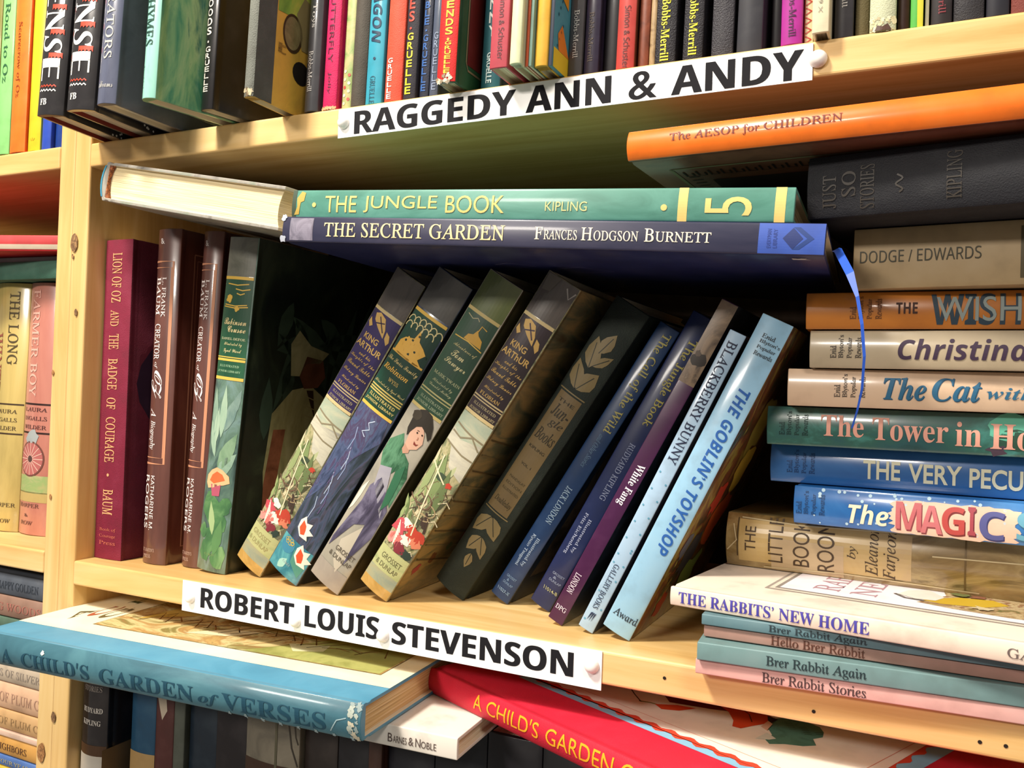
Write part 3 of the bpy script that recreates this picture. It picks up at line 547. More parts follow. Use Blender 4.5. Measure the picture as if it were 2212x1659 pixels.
b.rect('cover_frame', .132, .97, .148, .97, '#a0948a', 'R', 0); b.rect('cover_frame', .138, .965, .156, .965, '#e8d8c4', 'R', 1); b.rect('cover_frame', .146, .955, .168, .95, '#8f857c', 'R', 2); b.rect('cover_frame', .153, .95, .176, .945, '#efe6ea', 'R', 3)
b.text('RABBITS\u2019', 'R', 's', .200, .245, .22, .66, '#b08890', 'cover_lettering', 'R', 4); b.text('NEW', 'R', 's', .262, .305, .22, .52, '#b08890', 'cover_lettering', 'R', 4)
b.poly('cover_picture', [(.33, .30), (.36, .27), (.39, .28), (.40, .33), (.37, .40), (.34, .36)], '#e6dccf', 'R', 6); b.stroke('cover_picture', [(.325, .30), (.345, .265), (.375, .26)], .0018, '#6a6460', 'R', 7)
b.poly('cover_picture', [(.365, .24), (.42, .22), (.50, .21), (.60, .22), (.75, .25), (.9, .3), (.9, .9), (.40, .9), (.38, .5), (.40, .36)], paint(['#6a6a3c', '#a08058', '#c8b488', '#8a5c44', '#b0a468'], 70, (1, 1, 1), .45, .1, .32, .68, 1.5), 'R', 4)
b.poly('cover_picture', [(.372, .27), (.40, .255), (.46, .28), (.495, .34), (.47, .38), (.42, .36), (.39, .31)], '#c8a42c', 'R', 5)
for k in range(10): b.blob('cover_picture', random.uniform(.40, .75), random.uniform(.24, .5), .004, ('#8a5a44', '#6a7040', '#d0c09a')[k % 3], 'R', 6 + k, wob=.45)
b.done()
b = flat('worn tan book in wrinkled clear plastic, paper label lettered sideways, low in the stack', .4839, .0740, .0391, -5.1, .22, .0310, .15, '#8a7448', coat=.9, rough=.3, rnd=.0045, groove=False,
         sm=paint(['#5c4a2a', '#8a7042', '#a89060', '#6e5a34'], 22, (1, 2, 2.4), .28, .8, .3, .7, 1.4), bm_=paint(['#7a6840', '#a08a5c'], 30))
b.rect('paper_label', .035, .455, .12, .90, paint(['#b08f50', '#c2a468', '#b89a6c'], 16, (1, 1, 1), .4, .5), layer=0); b.rect('paper_label', .12, .30, .02, .60, paint(['#b49a74', '#cbb28a'], 16), layer=1)
BK = '#4a3824'
b.text('THE', 'P', 's', .052, .080, .32, .78, BK); b.text('LITTLE', 'P', 's', .113, .150, .16, .97, BK); b.text('BOOK', 'P', 's', .176, .217, .14, .97, BK); b.text('ROOM', 'P', 's', .236, .278, .10, .97, BK)
b.text('by', 'I', 's', .308, .334, .40, .62, BK, 'author_lettering'); b.text('Eleanor', 'I', 's', .350, .380, .14, .97, BK, 'author_lettering'); b.text('Farjeon', 'I', 's', .392, .428, .10, .95, BK, 'author_lettering')
b.stroke('label_edge', [(.032, .2), (.032, .92)], .0006, '#4a3a22', layer=2); b.stroke('label_edge', [(.57, .05), (.57, .95)], .0008, '#6a5430', layer=2)
for p in (((.005, .3), (.03, .5), (.02, .8)), ((.04, .93), (.2, .88), (.5, .94)), ((.1, .04), (.3, .10), (.6, .06)), ((.5, .6), (.7, .64), (.95, .6))): b.stroke('plastic_creases', list(p), .0007, '#c9b68c', layer=3)
b.done()
def reward(b, u, c='#3a3430'):
    for i, t in enumerate(('Enid', "Blyton's", 'Popular', 'Rewards')): b.text(t, 'R', 's', u + .0165 * i, u + .0165 * i + .0125, .26, .26 + .07 * len(t) + .06, c, 'series_lettering')
EB = dict(name=HB, rough=.3, coat=.45, rnd=.0022, groove=True, wear=.04)
b = flat('speckled blue book in the stack, big pink and red letters on its spine', .5247, .0507, .0705, -5.0, .24, .0204, .15, '#2c6cb4', sm=paint(['#1c5294', '#2868ac', '#4482c0'], 16, (1, 2, 2), .28, .6), **EB)
reward(b, .006, '#1c3c68'); b.text('The', 'HI', 'r', .118, .200, .14, .66, '#efe2c4')
halo = []
for k in range(60):
    t = 6.2832 * k / 60; e = 1 + random.uniform(-.05, .09); halo.append((.322 + .118 * e * max(-.97, min(.97, 1.3 * math.cos(t))), .43 + .43 * e * max(-.95, min(.95, 1.35 * math.sin(t)))))
b.poly('title_halo', halo, '#eec6ae', layer=1)
for t, a, w_, dv, c, dk in (('M', .214, .050, .02, '#c4686c', '#8a4048'), ('A', .262, .042, -.02, '#cc7478', '#8a4448'), ('G', .303, .042, .0, '#bc4c48', '#7a3030'), ('I', .351, .014, .03, '#a84854', '#6a2c38'), ('C', .372, .046, -.03, '#5a5c94', '#3a3c6c'), ('S', .438, .044, .02, '#6aa8c0', '#3c6c8c')):
    b.text(t, 'H', 'r', a + .002, a + w_ + .002, .06 + dv, .75 + dv, dk, layer=2); b.text(t, 'H', 'r', a, a + w_, .10 + dv, .79 + dv, c, layer=3)
b.text('PELL', 'H', 'r', .49, .66, .08, .78, '#c8708c', layer=3)
for k in range(34): b.ell('stars', random.uniform(.01, .48), random.choice((random.uniform(.76, .96), random.uniform(.04, .3), random.uniform(.3, .8))) if k % 2 else random.uniform(.8, .97), random.uniform(.0004, .0011), '#b8d4e4', layer=1, n=8)
b.done()
b = flat('plain mid-blue book in the stack with cream capitals, above the speckled blue one', .5101, .0613, .0915, -3.1, .24, .0210, .15, '#2f6aae', sm=paint(['#245694', '#2e66a6', '#3a72b0'], 10, (1, 1, 3), .28, .6), **EB)
reward(b, .038, '#1c3c6c'); b.text('THE', 'PB', 'r', .204, .280, .24, .72, '#e0dcc0'); b.text('VERY', 'PB', 'r', .296, .400, .22, .70, '#e0dcc0'); b.text('PECULIAR', 'PB', 'r', .414, .60, .20, .68, '#e0dcc0'); b.done()
b = flat('dark teal book in the stack with salmon serif lettering and leafy art', .5108, .0414, .1131, -.1, .24, .0208, .15, '#2c5f60', sm=paint(['#1e403e', '#265256', '#2c5a50', '#44847c', '#224434'], 13, (1, 2, 2), .3, .5, .3, .7, 1.2), **EB)
reward(b, .027, '#16302e')
for cu, cv, r, c in ((.47, .72, .010, '#5aa890'), (.50, .35, .009, '#2a4a3c'), (.54, .7, .008, '#79b49a'), (.455, .14, .004, '#4a3a48'), (.60, .4, .010, '#3c7a6a')): b.blob('illustration', cu, cv, r, c, layer=0, asp=.6, wob=.4)
PK = '#d69a88'
b.text('The', 'S', 'r', .116, .204, .28, .82, PK); b.text('Tower', 'S', 'r', .221, .367, .24, .80, PK); b.text('in', 'S', 'r', .380, .428, .20, .78, PK); b.text('Ho-Ho Wood', 'S', 'r', .444, .78, .16, .76, PK); b.done()
b = flat('cream book in the stack with rounded blue letters, just above the dark teal one', .5226, .0301, .1345, 2.0, .24, .0195, .15, '#cdb094', **EB)
reward(b, .096); TB = '#2c6080'
b.text('The', 'BI', 'r', .193, .274, .24, .82, TB); b.text('Cat', 'BI', 'r', .285, .375, .24, .82, TB); b.text('with a Feathery Tail', 'BI', 'r', .384, .80, .24, .62, TB)
for s_ in (('The', .1945, .2755), ('Cat', .2865, .3765)): b.text(s_[0], 'BI', 'r', s_[1], s_[2], .22, .80, '#1e4a66', layer=1)
b.done()
b = flat('grey-cream book in the stack with dark purple lettering', .5335, .0265, .1545, 0, .24, .0192, .15, '#b0a086', **EB)
reward(b, .042); b.text("Christina's Kite", 'HI', 'r', .174, .56, .24, .78, '#3c2c40'); b.done()
b = flat('orange-brown book in the stack with outlined dark capitals', .5315, .0240, .1743, 1.6, .24, .0186, .15, '#b06a20', sm=paint(['#a05c1a', '#b87024', '#c07c2c'], 9, (1, 2, 2), .3, .5), **EB)
reward(b, .088, '#5a3418'); b.text('THE', 'H', 'r', .177, .217, .40, .70, '#3a1c10')
b.text('WISHING', 'H', 'r', .242, .52, .10, .92, '#30404c', layer=1); b.text('WISHING', 'P', 'r', .252, .512, .20, .84, '#8a9490', layer=3); b.done()
b = flat('thick tan book in the stack with black sans lettering, over the orange-brown one', .5540, .0188, .1936, -3.8, .24, .0300, .15, '#a8906a', rough=.5, rnd=.0015, groove=False, pitch=.1)
b.text('DODGE / EDWARDS', 'L', 'r', .013, .234, .42, .62, '#3c3826'); b.rect('label', .30, .36, .1, .9, '#5a5038', layer=1); b.done()
b = flat('black cloth book in the stack with dim stamped lettering, beneath the orange picture book', .5345, -.0100, .2242, -7.0, .24, .0298, .16, '#16161c', cloth=.4, rough=.65, rnd=.003, groove=True)
for t, a, c, d in (('JUST', .030, .14, .66), ('SO', .066, .3, .7), ('STORIES', .10, .10, .78), ('KIPLING', .25, .14, .86)): b.text(t, 'R', 's', a, a + .026, c, d, '#3c3630')
b.stroke('emblem', [(.17 + .006 * math.sin(t * 1.3), .3 + .035 * t) for t in [i * .6 for i in range(14)]], .0008, '#3c3630', layer=2); b.done()
b = flat('wide orange picture book lying on top of the right-hand stack', .4485, -.0260, .2560, -2.9, .30, .0149, .22, '#e8701c', name='picture_book', rough=.35, coat=.3, rnd=.0028, groove=True,
         sm=solid('#e8701c', .35, .3, 0, .05), bm_=paint(['#5a2a1c', '#7a4430', '#6a3424'], 30, (1, 1, 1), .35, .3))
b.text('The AESOP for CHILDREN', 'R', 'r', .075, .344, .40, .76, '#6a2418')
b.stroke('border_lines', [(.05, .12), (.95, .12), (.95, .95), (.05, .95), (.05, .12)], .002, '#8a7a5c', 'L', 1)
for k in range(40): b.stroke('border_lines', [(.065 + .022 * k, .15), (.065 + .022 * k, .19), (.078 + .022 * k, .19), (.078 + .022 * k, .165)], .0011, '#2c1c18', 'L', 2)
for k in range(24): b.stroke('border_lines', [(.065, .2 + .03 * k), (.085, .2 + .03 * k)], .0012, '#2c1c18', 'L', 2)
b.rect('border_lines', .1, .92, .24, .9, '#3a2824', 'L', 1); b.done()

# ------------------------------------------------------------------ books lying over the leaning row
OV = 'books lying across the tops of the upright books'
b = flat('navy book lying across the leaning books, cream serif capitals, blue ribbon marker', .2466, -.0488, .2203, 3.1, .300, .0146, .19, '#23284c', pitch=-3.4, group=OV, rough=.4, coat=.2, rnd=.0008, groove=True,
         sm=paint(['#242640', '#2e2e46', '#38364c'], 24, (1, 3, 3), .4, .2), bm_=solid('#262c5c', .4, .2))
b.rect('spine_picture', .018, .072, .06, .94, paint(['#4a4858', '#8a8494', '#5c5464'], 70, (1, 1, 1), .35, .3), layer=0)
b.text('THE SECRET GARDEN', 'R', 'r', .098, .474, .22, .78, '#e4cf9c')
for t, a, c, hi in (('F', .530, .545, .74), ('RANCES', .547, .607, .64), ('H', .614, .634, .74), ('ODGSON', .636, .712, .64), ('B', .722, .738, .74), ('URNETT', .740, .830, .64)): b.text(t, 'R', 'r', a, c, .30, hi, '#e4d8c4', 'author_lettering')
b.rect('blue_band', .902, .999, .02, .98, solid('#3c58ac', .4, .2), layer=0); b.poly('publisher_mark', [(.938, .5), (.953, .84), (.968, .5), (.953, .16)], '#28366c', layer=1); b.poly('publisher_mark', [(.953, .86), (.974, .5), (.953, .16), (.963, .16), (.984, .5), (.963, .86)], '#28407c', layer=1)
for t, a in (('EVERYMAN', .915), ('LIBRARY', .924)): b.text(t, 'P', 's', a, a + .006, .2, .8, '#34468c', 'publisher_lettering')
b.stroke('publisher_frame', [(.36, .35), (.40, .30), (.45, .35), (.40, .40), (.36, .35)], .0006, '#7c7ca4', 'L', 1); b.stroke('publisher_frame', [(.48, .40), (.54, .34), (.60, .41), (.53, .46), (.48, .40)], .0006, '#7c7ca4', 'L', 1)
b.blob('worn_corner', .962, .06, .0045, '#cfc8c4', 'L', 2, asp=.5, wob=.4); b.blob('worn_corner', .003, .10, .002, '#b8bcc8', layer=3); b.blob('worn_corner', .002, .95, .0018, '#aab4c4', layer=3)
bm = bmesh.new(); pts = [(.5480, -.008, .2092), (.5498, -.016, .2075), (.5524, -.026, .2024), (.5569, -.036, .1937), (.5605, -.040, .1829), (.5627, -.040, .1708), (.5639, -.038, .1569), (.5631, -.034, .1429), (.5613, -.031, .1337), (.559, -.028, .1253)]
m_in = (Euler((0, R(3.4), R(3.1))).to_matrix()).inverted(); loc = Vector((.2466, -.0488, .2203)); prev = None
for i, p in enumerate(pts):
    w_ = .0016 if i < 4 else .0009 - .00005 * i
    q = [bm.verts.new(m_in @ (Vector(p) + Vector((dx, 0, dz)) - loc)) for dx, dz in ((-w_, -w_ * .5), (w_, w_ * .5))]
    q += [bm.verts.new(v.co + Vector((0, .0004, 0))) for v in reversed(q)]
    if prev:
        for k in range(4): bm.faces.new([prev[k], prev[(k + 1) % 4], q[(k + 1) % 4], q[k]])
    else: bm.faces.new(q)
    prev = q
bm.faces.new(prev); bmesh.ops.recalc_face_normals(bm, faces=bm.faces)
mesh_ob('bookmark_ribbon', bm, [solid('#2c58c0', .4, wear=0)], b.root); b.done()
b = flat('sea-green book lying on the navy one, yellow sans capitals and a figure five', .2437, -.0376, .2366, 2.2, .2880, .0165, .19, '#5a9484', pitch=-3.4, group=OV, rough=.45, coat=.15, rnd=.0009, groove=False, sm=paint(['#447c6c', '#508a7a', '#5c9686'], 30, (1, 3, 3), .45, .15), bm_=solid('#6a9c8c', .45, .1))
YL = '#e0c274'
b.ell('title_lettering', .056, .46, .0014, YL, layer=2); b.text('THE', 'P', 'r', .083, .159, .20, .78, YL); b.text('JUNGLE', 'P', 'r', .176, .343, .20, .78, YL); b.text('BOOK', 'P', 'r', .362, .485, .20, .78, YL)
b.text('KIPLING', 'P', 'r', .567, .647, .28, .58, '#c4c488', 'author_lettering'); b.ell('author_lettering', .786, .40, .0016, YL, layer=2)
b.rect('yellow_band', .810, .826, .0, 1.0, YL, layer=0); b.rect('yellow_band', .969, .986, .0, 1.0, YL, layer=0); b.text('5', 'S', 's', .856, .933, .18, .72, YL, 'number')
b.poly('ornament', [(.006, .10), (.014, .40), (.012, .70), (.022, .95), (.032, .90), (.030, .60), (.022, .55), (.018, .12)], '#bca04c', layer=1); b.rect('ornament', .0, .010, .0, 1.0, '#3c4c3c', layer=0); b.done()
# the tilted book showing its page edges
b = Book(HB, 'cream-paged hardback lying tilted, page edges to the front, above the brown biographies', 'E', .0650, -.0300, .2612, -2.4, -10.7, .20, .0270, .1715, '#8c8c84', group=OV, rough=.5, rnd=.0040, groove=True, page='#ecd8a8',
         sm=solid('#a8b0ac', .5), bm_=paint(['#6a645c', '#a09a90', '#8a9080'], 60, (1, 1, 1), .5, .2))
bm = bmesh.new(); N = 10; T_ = b.T
pr = [(.0022 + .0012 + (T_ - .0044) * i / N - .0012, .0034 + .0032 * (2 * i / N - 1) ** 2) for i in range(N + 1)]
for y0, y1, off, mi in ((.0004, .0028, 0, 0),):
    A = [bm.verts.new((w, y0, v)) for v, w in pr]; B_ = [bm.verts.new((w + .0030, y0, v)) for v, w in pr]
    A2 = [bm.verts.new((w, y1, v)) for v, w in pr]; B2 = [bm.verts.new((w + .0030, y1, v)) for v, w in pr]
    for i in range(N):
        bm.faces.new([A[i], A[i+1], B_[i+1], B_[i]]); bm.faces.new([A[i], A[i+1], A2[i+1], A2[i]]); bm.faces.new([B_[i], B_[i+1], B2[i+1], B2[i]])
bmesh.ops.recalc_face_normals(bm, faces=bm.faces); mesh_ob('headband', bm, [paint(['#5a2c18', '#b0683c'], 900, (1, 1, 1), .7, 0, .45, .55)], b.block)
bm = bmesh.new()
A = [bm.verts.new((.0040 * (2 * i / N - 1) ** 2 - .0001, -.0003, T_ * i / N)) for i in range(1, N)]; B_ = [bm.verts.new((.0040 * (2 * i / N - 1) ** 2 - .0001, .004, T_ * i / N)) for i in range(1, N)]
C_ = [bm.verts.new((.0040 * (2 * i / N - 1) ** 2 + .0014, -.0003, T_ * i / N)) for i in range(1, N)]
for i in range(N - 2): bm.faces.new([A[i], A[i+1], B_[i+1], B_[i]]); bm.faces.new([A[i], A[i+1], C_[i+1], C_[i]])
mesh_ob('spine_cap', bm, [solid('#3c8aa8', .5)], b.cover); b.done()

# ------------------------------------------------------------------ below the shelf sign
LB = 'books lying under the lower shelf sign'
b = flat('big worn teal-blue book lying at the lower left, dark capitals along its spine', .0229, -.0757, -.0550, 3.9, .2972, .0202, .205, '#4c88a0', group=LB, cloth=.35, rough=.5, coat=.15, rnd=.0034, groove=True, page='#cfae74',
         sm=paint(['#2f5866', '#3c6a78', '#4c7c88'], 18, (1, 2, 2), .45, .25, .3, .7, 1), bm_=paint(['#4484a0', '#5090ac', '#5a98b2'], 20, (1, 1, 1), .5, .1))
DT = '#1c4456'
for t, u0, u1 in (('A', .076, .112), ("CHILD'S", .140, .338), ('GARDEN', .368, .616), ('VERSES', .687, .926)): b.text(t, 'S', 'r', u0, u1, .12, .62, DT)
b.text('of', 'BI', 'r', .628, .680, .10, .52, DT)
b.rect('cover_paper', .0, 1.0, .15, 1.0, paint(['#ece0b8', '#f4ecd0'], 20, rough=.5), 'R', 0)
b.rect('cover_picture', .17, .945, .235, .96, paint(['#7a5a34', '#c8a868', '#b08850', '#d8c890', '#8a8048', '#a8744c'], 26, (.7, 1, 1), .45, .2, .28, .72, 2.2), 'R', 1)
b.stroke('cover_picture', [(.17, .96), (.17, .235), (.945, .235), (.945, .96)], .0007, '#5a5030', 'R', 2)
b.poly('cover_picture', [(.60, .24), (.94, .24), (.94, .6), (.8, .62), (.70, .40)], paint(['#8a8c48', '#b0b068', '#9aa05c'], 26, rough=.45), 'R', 2)
b.poly('cover_picture', [(.40, .30), (.50, .33), (.56, .42), (.48, .40), (.44, .36)], '#e4d8b0', 'R', 3); b.poly('cover_picture', [(.22, .36), (.36, .52), (.48, .62), (.36, .66), (.24, .56)], paint(['#b89038', '#d8b860'], 30), 'R', 2)
b.poly('cover_picture', [(.66, .36), (.75, .40), (.76, .34), (.70, .30)], '#d8d4a8', 'R', 3); b.stroke('cover_picture', [(.58, .28), (.62, .36), (.63, .46)], .0018, '#c8ac74', 'R', 3)
for k in range(22): b.stroke('cover_picture', [(.20 + .03 * k, .34 + .08 * random.random()), (.24 + .03 * k, .38 + .1 * random.random()), (.27 + .03 * k, .36 + .12 * random.random())], .0009, ('#8a5c34', '#6a4a28')[k % 2], 'R', 3)
for t, u, v0, v1, c in (('A', .055, .24, .38, '#5a5030'), ('C', .088, .30, .46, '#a8583c'), ('H', .085, .50, .62, '#4c5430'), ('I', .088, .66, .70, '#4c5430'), ('L', .085, .74, .84, '#4c5430'), ('G', .125, .30, .46, '#6a5c38')): b.text(t, 'R', 's', u, u + .028, v0, v1, c, 'cover_lettering', 'R', 2)
for k in range(16): b.blob('worn_patches', random.choice((.985, .992, .978, .99)), random.uniform(.03, .97), random.uniform(.0008, .0022), ('#c8c0a8', '#a8b0a4', '#8a9a98')[k % 3], layer=2, wob=.5)
b.blob('worn_patches', .203, .70, .0016, '#d8dcd4', layer=3)
for k in range(8): b.blob('worn_patches', .70 + .04 * k, .03, .0012, '#8fa4a8', layer=2, wob=.5)
b.stroke('worn_patches', [(.935, .15), (.95, .5), (.97, .6)], .0006, '#9cb4b8', layer=2); b.done()
b = flat('bright red cloth book at the bottom edge, yellow capitals along its slanting spine', .3095, .0297, -.0550, -23.5, .30, .0153, .215, '#cc2038', group=LB, cloth=.3, rough=.6, rnd=.0026, groove=True, sm=solid('#c41c34', .6, 0, .3, .03), bm_=solid('#cc2038', .6, 0, .3, .03))
YC = '#e6a422'
for t, u0, u1 in (('A', .157, .183), ("CHILD'S", .199, .346), ('GARDEN', .366, .527), ('OF VERSES', .545, .74)): b.text(t, 'P', 'r', u0, u1, .30, .86, YC)
u0, u1, w0, w1 = .150, .865, .172, .96
b.rect('cover_label', u0, u1, w0, w1, '#8cc0dc', 'R', 0)
red = []
for k in range(80): red.append((u0 + .012 + (u1 - u0 - .024) * k / 79, w0 + .024 + .008 * math.sin(k * 1.25)))
rt = [(u1 - .028 + .006 * math.sin(k * 1.25), w0 + .03 + (w1 - w0 - .03) * k / 50) for k in range(51)]
lf = [(u0 + .028 + .006 * math.sin(k * 1.25), w1 - (w1 - w0 - .03) * k / 50) for k in range(51)]
b.poly('cover_label', red + rt + lf, '#dc4a34', 'R', 1)
ins = [(u0 + .030 + (u1 - u0 - .06) * k / 79, w0 + .045 + .006 * math.sin(k * 1.25)) for k in range(80)]
b.poly('cover_label', ins + [(u1 - .045, w1), (u0 + .045, w1)], '#f3eadb', 'R', 2)
b.stroke('cover_label', [(u0 + .055, w1), (u0 + .055, w0 + .075), (u1 - .055, w0 + .075), (u1 - .055, w1)], .0005, '#d88a70', 'R', 3)
b.poly('cover_picture', [(.600, .50), (.610, .535), (.640, .55), (.672, .545), (.690, .52), (.700, .49), (.694, .46), (.712, .43), (.700, .40), (.676, .375), (.660, .345), (.645, .36), (.640, .40), (.618, .43), (.606, .46)], paint(['#3c6a5c', '#55897a', '#487a6a'], 90), 'R', 3)
for k in range(12): b.stroke('cover_picture', [(.62 + .006 * k, .50 - .008 * (k % 5)), (.628 + .006 * k, .515 - .008 * (k % 5))], .0005, '#24483e', 'R', 4)
b.poly('cover_picture', [(.630, .40), (.655, .385), (.650, .365), (.632, .345)], '#d8e0d4', 'R', 5); b.poly('cover_picture', [(.600, .47), (.614, .46), (.625, .41), (.608, .42)], '#e0b498', 'R', 7)
b.poly('cover_picture', [(.500, .46), (.530, .44), (.560, .40), (.575, .365), (.590, .37), (.596, .41), (.606, .46), (.600, .50), (.55, .53), (.50, .52)], '#d84a24', 'R', 4)
b.stroke('cover_picture', [(.52, .50), (.56, .47), (.585, .43)], .0006, '#5a1c14', 'R', 5); b.poly('cover_picture', [(.585, .50), (.607, .50), (.610, .46), (.600, .47)], '#2c1814', 'R', 6)
b.poly('cover_picture', [(.38, .42), (.43, .37), (.50, .42), (.56, .48), (.52, .56), (.42, .52)], '#6a1c16', 'R', 3)
b.poly('cover_picture', [(.42, .325), (.445, .31), (.47, .34), (.482, .39), (.45, .37)], '#d84a24', 'R', 4); b.stroke('cover_picture', [(.33, .37), (.36, .34), (.396, .309)], .0007, '#4a4038', 'R', 3)
b.stroke('cover_picture', [(.39, .31), (.41, .325), (.43, .33)], .0014, '#8a8a3c', 'R', 3); b.done()
b = flat('white book poking out between the teal and red books, small dark publisher lettering', .1610, -.0337, -.0678, 3.5, .20, .0122, .17, '#e8e0d4', name=PB, hard=True, group=LB, rnd=.0004, groove=False, rough=.4, bm_=solid('#ece4d8', .4))
for t, a, c, hi in (('B', .781, .796, .64), ('ARNES', .798, .842, .56), ('&', .848, .864, .62), ('N', .870, .886, .64), ('OBLE', .888, .936, .56)): b.text(t, 'P', 'r', a, c, .24, hi, '#5a4a44', 'publisher_lettering')
b.poly('cover_picture', [(.02, .34), (.80, .34), (.84, .42), (.93, .40), (.93, .95), (.02, .95)], paint(['#1c1414', '#3c2a2a', '#2a1e20'], 30, rough=.3, coat=.4), 'R', 0); b.done()

# ------------------------------------------------------------------ upper shelf: one long row of upright books (text heights in metres above the shelf)
UPR = 'upright books on the upper shelf'
ZU = H + TH + .0003
def ub(label, x, y, lean, T, spine, L=.215, W=.16, yaw=0, z=ZU, group=UPR, name=HB, **k):
    k.setdefault('rough', .45); k.setdefault('coat', .15); k.setdefault('rnd', min(.0016, T * .12))
    return Book(name, label, 'U', x, y, z, yaw, lean, L, T, W, spine, group=group, **k)
def m(b, *v): return [q / b.L for q in v]
for i, (x, T, lab) in enumerate(((.0356, .0225, 'black glossy book overhanging the upper shelf, first of the pair with white and red letters'), (.0655, .0235, 'black glossy book overhanging the upper shelf, second of the pair with white and red letters'))):
    b = ub(lab, x, -.060, 3.2, T, '#2c2a2c', rnd=.0030, coat=.6, rough=.28, yaw=9 - 2 * i, bm_=solid('#242224', .3, .5), inner='#7c2a20')
    wz = '#f2efe8'; rd = '#d2452e'; L = b.L
    for c, u0, u1 in (('E', .0235, .0385), ('S', .0415, .0545), ('N', .0565, .0715), ('E', .0745, .0895), ('S', .0925, .1055)):
        if c == 'E':
            b.rect('title_lettering', (u1 - .0062) / L, u1 / L, .12, .80, wz, layer=2)
            for v, d in ((.12, 0), (.45, .002), (.75, .001)): b.rect('title_lettering', (u0 + d) / L, (u1 - .005) / L, v, v + .05, wz, layer=2)
        else: b.text(c, 'S' if c == 'N' else 'BI', 'd', u0 / L, u1 / L, .10, .82, wz)
        n = 8; b.poly('red_caps', [((u1 + .0036) / L, .40), ((u1 + .0036) / L, .86)] + [((u1 + (.0012 if k % 2 else -.0002)) / L, .86 - .46 * k / n) for k in range(n + 1)], rd, layer=3)
    for u, c in ((.0192, rd), (.0162, wz)): b.stroke('zigzag_lines', [((u + (.0012 if k % 2 else 0)) / L, .12 + .62 * k / 10) for k in range(11)], .0008, c, layer=2)
    b.text('FB', 'S', 'h', .0070 / L, .0112 / L, .18, .46, wz, 'publisher_mark')
    for k in range(14): b.ell('endpaper_dots', random.uniform(.002, .02), random.uniform(.3, .9), .0008, '#e8e4dc', 'R', 1, n=8)
    b.done()
b = ub('slate-blue jacketed book with silver serif capitals, overhanging the upper shelf', .0968, -.0615, 3.2, .0170, '#5c6072', rnd=.003, coat=.7, rough=.3, yaw=2, sm=paint(['#4c5064', '#62677c', '#74788c'], 14, (3, 3, .5), .3, .6), bm_=paint(['#40444e', '#545862', '#484c56'], 20, rough=.35))
b.text('ILLUSTRATORS', 'R', 'd', *m(b, .029, .112), .36, .74, '#b6b4ae'); b.text('Abrams', 'X', 'h', *m(b, .0105, .0148), .16, .86, '#b4b2ac', 'publisher_lettering')
b.rect('cover_picture', *m(b, .012, .21), .30, .95, paint(['#5c6058', '#8a8c80', '#a8a898', '#7a5c48', '#3c403c'], 60, (1, 1, .6), .35, .4), 'R', 1); b.done()
b = ub('mottled green jacketed book with dark serif letters, overhanging the upper shelf', .1325, -.0570, 3.2, .0150, '#6ab09a', rnd=.0035, coat=.6, rough=.3, yaw=-12, W=.14, sm=paint(['#8ad0bc', '#a6e0d0', '#6aa894'], 14, (2, 2, .6), .3, .6),
       bm_=paint(['#1f5c48', '#3c8060', '#6a9a6c', '#88a878', '#2c6a58'], 26, (.7, 1.6, .5), .35, .5, .3, .7, 1.4))
b.text('RHYMES', 'R', 'd', *m(b, .033, .068), .30, .78, '#1c4438'); b.text('Doubleday', 'R', 'd', *m(b, .003, .021), .10, .40, '#28503e', 'publisher_lettering'); b.done()
b = ub('black glossy book with stacked white sans letters, beside the mottled green one', .1545, -.0280, 3.2, .0130, '#1c1a1c', coat=.6, rough=.3, rnd=.002, yaw=-12, W=.14, bm_=solid('#0e0d10', .4, .2))
b.vstack('WOODS', 'PB', *m(b, .047, .077), .32, .70, '#d8d2c6'); b.ell('title_lettering', .0436 / b.L, .5, .0008, '#d8d2c6', layer=2); b.vstack('GRUELLE', 'PB', *m(b, .0105, .0405), .32, .70, '#d8d2c6', 'author_lettering'); b.done()
b = ub('grey worn cloth spine with yellow pictorial boards, its lower corner frayed, upper shelf', .2020, -.0385, 2.2, .0090, '#8c8c84', rnd=.0016, cloth=.6, rough=.8, coat=0, W=.17, yaw=0, sm=solid('#74766e', .8, 0, .7, .12), bm_=paint(['#b08a34', '#c89c3c', '#a88838'], 14, rough=.5, lo=.35, hi=.65))
b.rect('cloth_strip', 0, 1, .0, .095, solid('#4a4c48', .8, 0, .6), 'R', 0); b.poly('cover_picture', [(.28, .10), (1, .10), (1, .9), (.36, .9), (.30, .5)], paint(['#4c7a2c', '#7aa03c', '#b8b04c'], 24, rough=.5), 'R', 1)
b.ell('cover_picture', .235, .185, .0125, '#3c2c18', 'R', 2, .75, 24); b.ell('cover_picture', .235, .183, .0106, paint(['#5c5030', '#8a7c54'], 80), 'R', 3, .72, 24)
b.ell('cover_picture', .13, .245, .0075, '#1e1a16', 'R', 2, 1.1, 18)
b.poly('cover_picture', [(.20, .24), (.30, .2), (.36, .24), (.34, .32), (.2, .32)], '#8a7a50', 'R', 2)
b.text('Gruelle', 'X', 'r', .16, .19, .11, .155, '#3c2c18', 'signature', 'R', 3)
for k in range(10): b.blob('frayed_corner', random.uniform(0, .02), random.uniform(.02, .98), .0013, ('#c8b890', '#6a5a44', '#a89c84')[k % 3], layer=2, wob=.5)
b.done()
b = ub('charcoal book with white title and publisher lettering, left of the magenta one', .2195, -.0030, 1.7, .0110, '#4a4a4e', coat=.5, rough=.32, rnd=.0022); b.text('Magical Toys', 'R', 'd', *m(b, .054, .10), .30, .66, '#ccc8c2'); b.text('Bobbs-Merrill', 'R', 'd', *m(b, .0125, .039), .26, .62, '#c0bcb8', 'publisher_lettering'); b.done()
b = ub('magenta cloth book with thin dark capitals, upper shelf', .2336, -.0012, 1.7, .0108, '#cc1c58', cloth=.4, rough=.6, coat=0)
